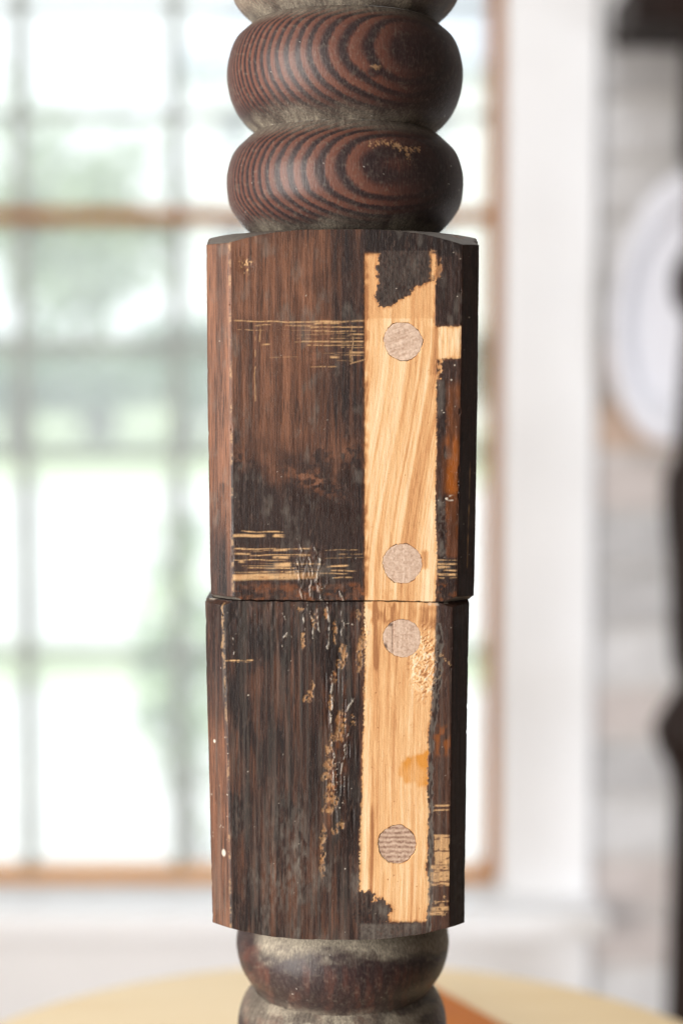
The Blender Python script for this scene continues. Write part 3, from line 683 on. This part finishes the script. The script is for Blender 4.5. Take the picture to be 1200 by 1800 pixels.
    white = np.maximum(white, specks(X, Y, 16, 365, 405, 1280, 1560, .8, 2.2, rs)) * (1 - .8 * bare)
    white = np.maximum(white, .7 * glue * (.3 + .7 * N(X / 2, Y / 4, 364)))
    white = np.maximum(white, ell(X, Y, 393.5, 1502, 3.2, 6, .4)); white = np.maximum(white, ell(X, Y, 377, 1308, 2, 3, .4))
    white = np.maximum(white, .7 * ell(X + (rough - .5) * 5, Y, 368, 1053, 6, 6, .5)); white = np.maximum(white, .5 * box(X, Y, 752, 794, 1057, 1063, 2) * sst(.4, .7, N(X / 8, Y / 3, 361)))
    white = np.maximum(white, .55 * tear * sst(.5, .7, N(X / 3, Y / 3, 362)))
    curl = np.zeros(X.shape)
    for _ in range(16):
        cx, cy = rs.uniform(764, 790), rs.choice([rs.uniform(1110, 1230), rs.uniform(1400, 1430), rs.uniform(1580, 1610)]); a = rs.uniform(-.9, .9); L = rs.uniform(4, 13)
        curl = np.maximum(curl, path(X + (rough - .5) * 6, Y + (fbm(X / 5, Y / 5, 2, 367) - .5) * 6, [(cx - L * math.cos(a), cy - L * math.sin(a)), (cx, cy - 2), (cx + L * math.cos(a), cy + L * math.sin(a))], 1.5) * rs.uniform(.2, .8) * sst(.3, .6, N(X / 3, Y / 3, 368)))
    for _ in range(34):
        cx, cy = rs.uniform(728, 762), rs.uniform(1118, 1215); a = rs.uniform(.4, 1.1); L = rs.uniform(4, 12)
        curl = np.maximum(curl, .8 * line(X, Y, cx - L * math.cos(a), cy - L * math.sin(a), cx + L * math.cos(a), cy + L * math.sin(a), 1.3))
    curl *= (S == 2)
    scr = np.maximum(scr * (1 - .25 * (X > 745)), .6 * curl * (1 - bare)); gr = gr + .4 * curl
    scr *= (S < 3)
    din, dout = edge_dirt(bare, X, Y, 112); gr = gr - .55 * din; F_ = F_ + .75 * dout * sst(.35, .8, N(X / 2.5, Y / 7, 113)); amb = amb + .30 * dout * N(X / 4, Y / 9, 115)
    pits = specks(X, Y, 60, 636, 755, 1200, 1600, .8, 2.0, rs) * bare
    gr = gr - .7 * pits
    F_ = np.where(dark > .5, .12 + .40 * (N(X / 2.4, Y / 3, 39) - .3) * sst(.3, .65, fbm(X / 10, Y / 8, 3, 40)), F_)
    gloss = np.clip(glue + .5 * ell(X, Y, 590, 1300, 40, 180, .8) * (1 - bare) + .6 * sst(.45, .7, patch) * (1 - sst(1080, 1200, Y)) + .4 * pit, 0, 1)
    crk = sst(.70, .85, N(X / 2.6, Y / 60, 365)) * sst(560, 580, X) * (1 - sst(615, 640, X)) * sst(1100, 1200, Y) * (1 - sst(1430, 1480, Y))
    F_ -= .2 * crk
    h = -.07 * bare - .05 * scr * (1 - curl) + .08 * curl + .035 * dark * (.4 + rough) + .15 * glue - .16 * crk - .10 * fl + .05 * (rough - .5) - .05 * (med - .5) + .08 * tear + .05 * white - .05 * gs
    h += .14 * (N(X / 6, Y / 14, 366) - .5) * (1 - bare) * (1 - sst(1080, 1190, Y))
    return dict(bare=bare, F=F_, scr=scr, dust=dust, amb=amb, white=white, grain=gr, gloss=gloss, h=h)

def build_block(name, py0, py1, tab, top, bot, paint, plugs, bevel):
    """top / bot: (drop at the corners in m, inner radius) for a lathe-turned shoulder, else None for a sawn end"""
    z0, z1 = zf(py0), zf(py1)
    n = int((py1 - py0) / 1.25)
    t = np.linspace(0, 1, n); L = z0 - z1
    ext = np.array([.0, .00004, .00010, .00018, .00028, .0004, .0006, .0008])
    zz = np.unique(np.concatenate([z0 - t * L, z0 - ext, z1 + ext]))[::-1]
    pyr = proj(0, YF, zz)[1]
    FL, FR, SL, SR = [np.interp(pyr, tab[0], tab[i]) for i in (1, 2, 3, 4)]
    X = lambda p, Y: (p - 600) / F_PX * (Y * CT - zz * ST)
    xlf, xrf = X(FL, YF), X(FR, YF); leg = .0071
    xls, xrs = X(SL, YF + leg), X(SR, YF + leg)
    YBk = 2 * D - YF
    o = np.ones_like(zz)
    C = [(xls, (YBk - leg) * o), (xls, (YF + leg) * o), (xlf, YF * o), (xrf, YF * o), (xrs, (YF + leg) * o), (xrs, (YBk - leg) * o), (xrf, YBk * o), (xlf, YBk * o)]
    ns = [14, 44, 336, 44, 14, 8, 20, 8]; nrm = [(-1, 0), (-.7, -.7), (0, -1), (.7, -.7), (1, 0), (.7, .7), (0, 1), (-.7, .7)]
    xs, ys, sg, nx, ny = [], [], [], [], []
    for k in range(8):
        a, b = C[k], C[(k + 1) % 8]
        u = np.arange(ns[k]) / ns[k]
        if k in (0, ):  u = u ** .7
        xs.append(a[0][:, None] * (1 - u) + b[0][:, None] * u); ys.append(a[1][:, None] * (1 - u) + b[1][:, None] * u)
        sg += [k] * ns[k]; nx += [nrm[k][0]] * ns[k]; ny += [nrm[k][1]] * ns[k]
    x = np.concatenate(xs, 1); y = np.concatenate(ys, 1); z = zz[:, None] + 0 * x
    S = np.array(sg)[None, :] + np.zeros_like(x, int)
    # normals eased over the chamfer edges
    nx = np.array(nx, float); ny = np.array(ny, float)
    PX, PY = proj(x, y, z)
    PYf = np.interp(z, zz[::-1], pyr[::-1])
    P = paint(PX, PYf, S, FL[:, None], FR[:, None])
    fr = ((S >= 1) & (S <= 3)).astype(float)
    h = P['h'] * fr
    # slightly uneven hand-worn edges
    for col_k, amp in ((14, .18), (14 + 44, .16), (14 + 44 + 336, .16), (14 + 88 + 336, .2)):
        dcol = np.abs(np.arange(x.shape[1]) - col_k)[None, :]
        h = h - (1 - sst(0, 3.2, dcol)) * (.10 + .35 * amp * N(pyr[:, None] / 26, 0 * dcol + col_k, 401) + .05 * N(pyr[:, None] / 3, 0 * dcol + col_k, 402))
    rn = np.random.RandomState(int(py0))
    for _ in range(22):
        ce = (14, 58, 394, 438)[rn.randint(4)]; ny_ = rn.uniform(py0 + 20, py1 - 20); sz = rn.uniform(2.0, 6.5)
        col_ = np.arange(x.shape[1])[None, :]
        h = h - rn.uniform(.12, .38) * np.clip(1 - np.hypot((col_ - ce) / sz * 1.3, (pyr[:, None] - ny_) / (sz * rn.uniform(.8, 2.4))), 0, 1)
    # dowel holes
    hole = np.zeros_like(x)
    for i, (cx, cy, r) in plugs:
        dx, dy = PX - cx, PYf - cy; a = np.arctan2(dy, dx)
        rr = plug_rad(a, i, r) - .3 + 1.1 * sst(.5, .9, N(a * 3, 0 * a + i, 70 + i))
        inn = (np.hypot(dx, dy) < rr) & (S == 2); hole[inn] = 1
        rim = (1 - sst(0, 2.5, np.hypot(dx, dy) - rr)) * (S == 2) * (1 - inn)
        P['grain'] = P['grain'] - .45 * rim * sst(.35, .7, N(a * 3, 0 * a + i, 90 + i))
        P['F'] = np.where(inn, .12, P['F']); P['bare'] = np.where(inn, .0, P['bare'])
        P['scr'] = np.where(inn, 0, P['scr']); P['dust'] = np.where(inn, 0, P['dust'])
    h = np.where(hole > 0, -1.3, h)
    h += .05 * (N(PYf / 60, PX / 60, 403) - .5)
    xc = ((xls + xrs) / 2)[:, None]
    x = x + nx[None, :] * h * 1e-3; y = y + ny[None, :] * h * 1e-3
    # ends
    r = np.hypot(x - xc, y - D); ux, uy = (x - xc) / r, (y - D) / r
    tt = (z0 - z); tb = (z - z1)
    def cap(t, drop, r0, r1, pw):
        return r0 + (r1 - r0) * np.clip(t / drop, 0, 4) ** (1 / pw)
    RM = .0560
    lim = np.full_like(r, 9.0)
    wv = .0002 * (N(PX / 20, 0 * PX, 404) - .5)
    if top: lim = np.minimum(lim, cap(np.maximum(tt + wv, 0), top[0], top[1], RM, 1.6))
    if bot: lim = np.minimum(lim, cap(np.maximum(tb + wv, 0), bot[0], bot[1], RM, 1.5))
    def bev(t, b, cb):
        e = np.clip(1 - t / b, 0, 1); s_ = np.where(True, 1 - np.sqrt(np.maximum(1 - e * e, 0)), 0) * b
        return s_
    nz = .5 + 1.0 * N(PX / 5, 0 * PX, 405) + .8 * N(PX / 1.6, 0 * PX, 406) * N(PX / 22, 0 * PX, 407)
    if not top: r = r - bev(tt, bevel[0], 0) * nz; lim = np.minimum(lim, cap(np.maximum(tt, 0), .0016, .0536, RM, .6))
    if not bot: r = r - bev(tb, bevel[1], 0) * nz; lim = np.minimum(lim, cap(np.maximum(tb, 0), .0016, .0530, RM, .6))
    # soft minimum so the turned shoulder meets the faces without a razor edge
    k = .00012
    r2 = np.where(lim < r, lim, r)
    x = xc + ux * r2; y = D + uy * r2
    ch = {k_: np.array(P[k_]) for k_ in P}
    if top:                                                       # grey sanded shoulder
        sh_ = (lim < r - .00005)
        ch['dust'] = np.where(sh_, .75, ch['dust']); ch['F'] = np.where(sh_, .08, ch['F']); ch['bare'] = np.where(sh_, 0, ch['bare']); ch['white'] = np.where(sh_, 0, ch['white'])
    if bot:
        sh_ = (lim < r - .00005)
        ch['F'] = np.where(sh_, .3, ch['F']); ch['bare'] = np.where(sh_, 0, ch['bare'])
    cj = np.zeros_like(r)
    if not bot: cj = 1 - sst(.00005, .0003, tb * (.7 + .6 * N(PX / 6, 0 * PX, 408)))
    if not top: cj = 1 - sst(.00005, .0003, tt * (.7 + .6 * N(PX / 6, 0 * PX, 409)))
    ch['F'] = ch['F'] * (1 - cj); ch['bare'] = ch['bare'] * (1 - cj * .6 * sst(.2, .6, N(PX / 7, 0 * PX, 410))); ch['scr'] = ch['scr'] * (1 - .8 * cj)
    # end caps
    def ring(row, f, dz):
        xr_ = xc[row] + (x[row] - xc[row]) * f; yr_ = D + (y[row] - D) * f
        return np.stack([xr_, yr_, z[row] + dz], -1)
    near = (1 - sst(0, .004, tb if not bot else tt))
    z = z + near * (.00022 * (N(PX / 11, 0 * PX, 411) - .5) + .0007 * (N(PX / 70, 0 * PX, 412) - .5)) * (fr > 0)
    V = np.stack([x, y, z], -1)
    tops = [ring(0, f, dz) for f, dz in ((.3, .0006), (.6, .0005), (.8, .0003), (.92, .0002))] if top else [ring(0, f, -.0002) for f in (.05, .6, .93)]
    bots = [ring(-1, f, -dz) for f, dz in ((.92, .0002), (.8, .0003), (.5, .0004), (.2, .0004))] if bot else [ring(-1, f, .0002) for f in (.93, .6, .05)]
    V = np.concatenate([np.array(tops), V, np.array(bots)], 0)
    def pad(a, v0, v1): return np.concatenate([np.full((len(tops), a.shape[1]), v0), a, np.full((len(bots), a.shape[1]), v1)], 0)
    cl = lambda a: np.clip(a, 0, 1)
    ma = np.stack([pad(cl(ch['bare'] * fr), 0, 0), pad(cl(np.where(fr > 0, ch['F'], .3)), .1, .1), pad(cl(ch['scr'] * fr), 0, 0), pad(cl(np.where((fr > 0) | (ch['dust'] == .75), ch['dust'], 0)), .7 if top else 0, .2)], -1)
    mb = np.stack([pad(cl(ch['amb'] * fr), 0, 0), pad(cl(ch['white'] * fr), 0, 0), pad(cl(ch['grain']), .5, .5), pad(cl(ch['gloss'] * fr), 0, 0)], -1)
    nr, nc = V.shape[:2]
    q = gridquads(nr, nc)[:, ::-1]
    V = V.reshape(-1, 3) - PO; ma = ma.reshape(-1, 4); mb = mb.reshape(-1, 4)
    isb = pad(((P['bare'] > .5) | (hole > 0)) * (S == 2) * 1.0, 0, 0).reshape(-1)
    fb = isb[q].mean(1) > .5
    def sub(nm, mask, parent):
        qq = q[mask]; used, inv = np.unique(qq, return_inverse=True)
        return link(nm, mesh_np(nm, V[used], inv.reshape(-1, 4), [M_BLOCK], dict(ma=ma[used], mb=mb[used])), parent)
    body = sub(name, ~fb, post)
    strip = sub('bare_strip', fb, body)
    return body, strip

UP = [[400, 700, 1000, 1060], [402, 405, 408, 409], [812.5, 809.5, 804, 802.5], [362, 364.5, 369, 371], [842.5, 839.5, 834.5, 833]]
LO = [[1050, 1200, 1340, 1600, 1660], [391, 394.5, 400, 404.5, 405], [796.5, 793.5, 792, 789.5, 789], [360, 362.5, 366.5, 372.5, 373.5], [825.5, 822.5, 820.5, 817, 816.5]]
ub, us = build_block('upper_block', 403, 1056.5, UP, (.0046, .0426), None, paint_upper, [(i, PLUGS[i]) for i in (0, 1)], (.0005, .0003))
lb, ls = build_block('lower_block', 1057.7, 1652, LO, None, (.0045, .0426), paint_lower, [(i, PLUGS[i]) for i in (2, 3)], (.0004, .0005))
ub['label'] = 'brown and black upper square block'; lb['label'] = 'near black lower square block'
us['label'] = 'stripped pale strip with a dark ragged patch at its top'; ls['label'] = 'stripped pale strip with an orange stain'

# dowel plugs, each set in its hole
def plug(i, parent):
    cx, cy, r = PLUGS[i]; nr_, na = 34, 112
    a = np.arange(na) * 2 * np.pi / na
    rad = plug_rad(((a + np.pi) % (2 * np.pi)) - np.pi, i, r) + (.35 if i < 3 else -.1)
    u = np.concatenate([np.linspace(.02, .97, nr_), [.99, 1.0, 1.0]])
    px = cx + u[:, None] * rad * np.cos(a); py = cy + u[:, None] * rad * np.sin(a)
    sk = np.zeros(px.shape); sk[-3] = -.02; sk[-2] = -.05; sk[-1] = -1.25
    rough = fbm(px / 3, py / 3, 3, 500 + i)
    tone = .50 + .7 * (rough - .5); hh = .10 * (rough - .5)
    if i == 0:
        l = N((px * .35 + py) / 2.2, (px - py * .35) / 26, 510); tone += .45 * (l - .5); hh += .05 * l; tone += .15
    elif i == 1:
        tone += .18 * (N(px / 14, py / 1.8, 511) - .5) + .5 * (1 - sst(.5, 1.3, np.abs(px - 709))) * sst(.4, .6, N(py / 5, 0 * py, 512)); tone += .1
    elif i == 2:
        l = N(px / 2.4, py / 30, 513); tone += .28 * (l - .5) - .35 * (1 - sst(.6, 1.6, np.abs(px - 690))) + .10; hh -= .12 * (1 - sst(.6, 1.6, np.abs(px - 690)))
    else:
        l = np.sin(py / 1.35 + 2.2 * N(px / 9, py / 20, 514)) * .5 + .5; tone += .42 * (l - .5) - .14; hh += .09 * l
    dk = sst(.975, 1.0, u)[:, None] * sst(.4, .7, N(a * 5, 0 * a + i, 515))[None, :] + 0 * px
    dk = .62 * dk * (u[:, None] > .965) * sst(.35, .6, N(a * 1.5 + 3 * i, 0 * a + i, 516))[None, :]
    if i == 2: dk = np.maximum(dk, .85 * ell(px, py, 677, 1137, 3.4, 6, .5)); dk = np.maximum(dk, .8 * ell(px, py, 685, 1098, 5, 3, .5))
    depth = {0: -.03, 1: -.05, 2: -.04, 3: -.26}[i]
    zc = cy
    Z = zf(py); X_ = (px - 600) / F_PX * (YF * CT - Z * ST); Y_ = YF - (depth + hh + sk) * 1e-3
    V = np.stack([X_, Y_, Z], -1)
    ctr = V[0].mean(0)
    V = V.reshape(-1, 3) - PO
    ma = np.stack([np.clip(tone, 0, 1), dk, 0 * dk, 0 * dk], -1).reshape(-1, 4)
    q = gridquads(len(u), na)
    # close the middle with a small quad fan
    o = link('dowel_plug', mesh_np('dowel_plug', V, q, [M_PLUG], dict(ma=ma)), parent)
    # fill centre
    bm = bmesh.new(); bm.from_mesh(o.data); bm.verts.ensure_lookup_table()
    bm.faces.new([bm.verts[k] for k in range(na - 1, -1, -1)]); bmesh.ops.recalc_face_normals(bm, faces=bm.faces[:]); bm.to_mesh(o.data); bm.free()
    o.data.polygons.foreach_set('use_smooth', np.ones(len(o.data.polygons), bool))
    return o
for i, par in ((0, ub), (1, ub), (2, lb), (3, lb)):
    o = plug(i, par)
    o['label'] = ['topmost dowel plug, speckled', 'dowel plug just above the joint', 'dowel plug just below the joint', 'lowest dowel plug with sawn ridges'][i]

# turned beads
def bead(name, cx, prof, paint, label=None):
    """prof: (half width px, py) along the outline, top to bottom"""
    p = np.array(prof, float)
    s = np.concatenate([[0], np.cumsum(np.hypot(np.diff(p[:, 0]), np.diff(p[:, 1])))])
    u = np.linspace(0, s[-1], max(24, int(s[-1] / 1.35)))
    # smooth the outline: Catmull-Rom through the measured points
    def cr(v):
        t = np.interp(u, s, np.arange(len(s))); i = np.clip(t.astype(int), 0, len(s) - 2); f = t - i
        g = lambda k: v[np.clip(k, 0, len(s) - 1)]
        a, b, c, d_ = g(i - 1), g(i), g(i + 1), g(i + 2)
        return .5 * (2 * b + (c - a) * f + (2 * a - 5 * b + 4 * c - d_) * f ** 2 + (3 * b - a - 3 * c + d_) * f ** 3)
    hw, py = cr(p[:, 0]), cr(p[:, 1])
    for _ in range(3):
        for v_ in (hw, py): v_[2:-2] = np.convolve(v_, np.ones(7) / 7, 'same')[2:-2] if False else np.convolve(np.pad(v_, 3, mode='reflect', reflect_type='odd'), np.ones(7) / 7, 'valid')[2:-2]
    z = at(600, py, D)[2]; zc = D * CT - z * ST
    R = hw / F_PX * zc; R = R / np.sqrt(1 + (R / D) ** 2)
    af = np.linspace(-np.pi * .56, np.pi * .56, 440); ab = np.linspace(np.pi * .56, np.pi * 1.44, 60)[1:-1]
    a = np.concatenate([af, ab])
    x0 = (cx - 600) / F_PX * D
    x = x0 + R[:, None] * np.sin(a); y = D - R[:, None] * np.cos(a); zz = z[:, None] + 0 * x
    PX, PY = proj(x, y, zz); t = (u / s[-1])[:, None] + 0 * x
    P = paint(PX, PY, t, a[None, :] + 0 * x, py[:, None] + 0 * x)
    rr = R[:, None] + P['h'] * 1e-3
    x = x0 + rr * np.sin(a); y = D - rr * np.cos(a)
    V = np.stack([x, y, zz], -1).reshape(-1, 3) - PO
    cl = lambda k: np.clip(P[k], 0, 1).ravel()
    ma = np.stack([cl('ring'), cl('F'), cl('scr'), cl('dust')], -1); mb = np.stack([0 * cl('F'), cl('white'), 0 * cl('F'), 0 * cl('F')], -1)
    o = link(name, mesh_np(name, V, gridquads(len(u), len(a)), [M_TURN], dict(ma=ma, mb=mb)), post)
    if label: o['label'] = label
    return o
def bead_paint(sd, dust_top, dust_bot, worn=0.0, extra=None):
    def f(X, Y, t, a, pyo):
        rough = fbm(X / 5, Y / 5, 3, sd); pt = fbm(a * 3, t * 4, 4, sd + 1)
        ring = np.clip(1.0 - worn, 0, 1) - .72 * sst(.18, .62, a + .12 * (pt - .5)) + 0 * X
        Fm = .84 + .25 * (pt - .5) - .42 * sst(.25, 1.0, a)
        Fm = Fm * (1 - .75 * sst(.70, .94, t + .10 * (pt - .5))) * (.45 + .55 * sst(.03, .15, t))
        dl = sst(dust_bot, dust_bot + .22, t + .16 * (pt - .5)); du = 1 - sst(dust_top, dust_top + .14, t + .08 * (pt - .5))
        dust = .66 * dl * (.35 + .75 * sst(.3, .7, fbm(a * 5, t * 3, 4, sd + 2))) * (.55 + .6 * N(a * 60, t * 5, sd + 7)) + .40 * du * (.4 + .8 * N(a * 45, t * 4, sd + 8))
        dust += .10 * sst(.55, .8, rough)
        rs = np.random.RandomState(sd)
        white = specks(X, pyo, 26, X.min(), X.max(), pyo.min(), pyo.max(), .6, 1.5, rs)
        h = .05 * (rough - .5) + .18 * (fbm(a * 4, t * 3, 3, sd + 3) - .5)
        P = dict(ring=ring, F=Fm, scr=0 * X, dust=dust, white=white, h=h)
        if extra: extra(P, X, Y, t, a, pt, rough)
        return P
    return f
def ex1(P, X, Y, t, a, pt, rough):
    P['scr'] = np.maximum(P['scr'], .5 * ell(X + (rough - .5) * 14, Y + (fbm(X / 3, Y / 3, 2, 9) - .5) * 9, 660, 118, 8, 3.5, .6)); P['F'] = P['F'] - .5 * ell(X, Y, 657, 127, 12, 9, .4)
def ex2(P, X, Y, t, a, pt, rough):
    jx, jy = X + (fbm(X / 3, Y / 3, 2, 8) - .5) * 9, Y + (fbm(X / 3, Y / 3, 2, 3) - .5) * 11
    m = np.maximum(path(jx, jy, [(652, 256), (664, 251), (690, 252), (706, 262), (734, 262)], 6.0), path(jx, jy, [(706, 262), (716, 272), (722, 285)], 4.5))
    m = np.maximum(m, path(jx, jy, [(650, 250), (655, 260)], 3)) * sst(.38, .62, fbm(X / 2.6, Y / 4, 2, 6))
    P['scr'] = np.maximum(P['scr'], .8 * m); P['h'] = P['h'] - .15 * m
def ex3(P, X, Y, t, a, pt, rough):
    v = sst(.35, .75, N((X + 5 * rough) / 8, Y / 45, 601)) * sst(1685, 1715, Y) * (1 - sst(1775, 1790, Y))
    P['F'] = .30 + .50 * v * (.4 + .8 * rough) + .55 * box(X, Y, 418, 470, 1660, 1740, 14) * sst(.3, .6, fbm(X / 14, Y / 16, 3, 606)) + .3 * (fbm(X / 8, Y / 30, 3, 607) - .5)
    P['dust'] = P['dust'] + .8 * (1 - sst(1655, 1700, Y + (fbm(X / 26, Y / 14, 3, 602) - .5) * 46)) * sst(440, 470, X)
    P['ring'] = .25 + 0 * X
def ex4(P, X, Y, t, a, pt, rough):
    P['F'] = .3 + .5 * sst(.5, .75, N(X / 12, Y / 60, 604)); P['ring'] = .3 + 0 * X
    P['dust'] = P['dust'] + .55 * sst(.35, .7, fbm(X / 30, Y / 16, 3, 605)) * sst(455, 480, X)
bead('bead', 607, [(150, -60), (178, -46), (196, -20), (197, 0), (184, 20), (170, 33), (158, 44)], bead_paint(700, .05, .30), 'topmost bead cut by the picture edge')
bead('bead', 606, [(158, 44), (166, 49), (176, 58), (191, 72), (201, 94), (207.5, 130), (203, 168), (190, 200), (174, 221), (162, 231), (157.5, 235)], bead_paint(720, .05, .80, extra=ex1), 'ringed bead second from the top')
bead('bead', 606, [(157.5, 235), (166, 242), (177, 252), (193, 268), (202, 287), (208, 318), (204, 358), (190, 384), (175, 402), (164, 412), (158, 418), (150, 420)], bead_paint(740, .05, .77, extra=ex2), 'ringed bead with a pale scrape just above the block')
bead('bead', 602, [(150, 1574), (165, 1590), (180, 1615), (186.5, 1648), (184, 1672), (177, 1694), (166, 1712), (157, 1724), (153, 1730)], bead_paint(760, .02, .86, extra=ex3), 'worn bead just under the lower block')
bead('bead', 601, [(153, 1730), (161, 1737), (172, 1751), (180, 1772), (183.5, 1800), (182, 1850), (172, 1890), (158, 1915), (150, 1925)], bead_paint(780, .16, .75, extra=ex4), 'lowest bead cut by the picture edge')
# foot of the post down to the stool
fz = lambda py: at(600, py, D)[2] - SEAT_Z
link('foot', lathe_mesh('foot', [(0, 0), (.036, 0), (.039, .004), (.038, .012), (.030, .024), (.027, fz(1990)), (.0285, fz(1925)), (0, fz(1925))], M_DARK, 96), post)
# loose wood fibres standing on the shoulder
def fibres():
    bm = bmesh.new(); r = random.Random(5)
    for k in range(9):
        px, py = r.uniform(782, 812), 413
        p = at(px, py + (px - 782) * .25, D - .036); p = (p[0], p[1], p[2])
        d_ = (r.uniform(-1, 1), r.uniform(-.4, .4), r.uniform(.1, .7)); L = r.uniform(.0008, .0022)
        q = [(p[0] + d_[0] * L * s_ , p[1] + d_[1] * L * s_, p[2] + d_[2] * L * (s_ - .35 * s_ * s_)) for s_ in (0, .5, 1)]
        prev = None
        for c in q:
            vs = [bm.verts.new((c[0] + .00009 * math.cos(t_) - PO[0], c[1] - PO[1], c[2] + .00009 * math.sin(t_) - PO[2])) for t_ in (0, 2.1, 4.2)]
            if prev:
                for i in range(3): bm.faces.new((prev[i], prev[(i + 1) % 3], vs[(i + 1) % 3], vs[i]))
            prev = vs
    me = bpy.data.meshes.new('wood_fibres'); bm.to_mesh(me); bm.free(); me.materials.append(M_PLUG); return me
o = link('wood_fibres', fibres(), post); o['kind'] = 'stuff'
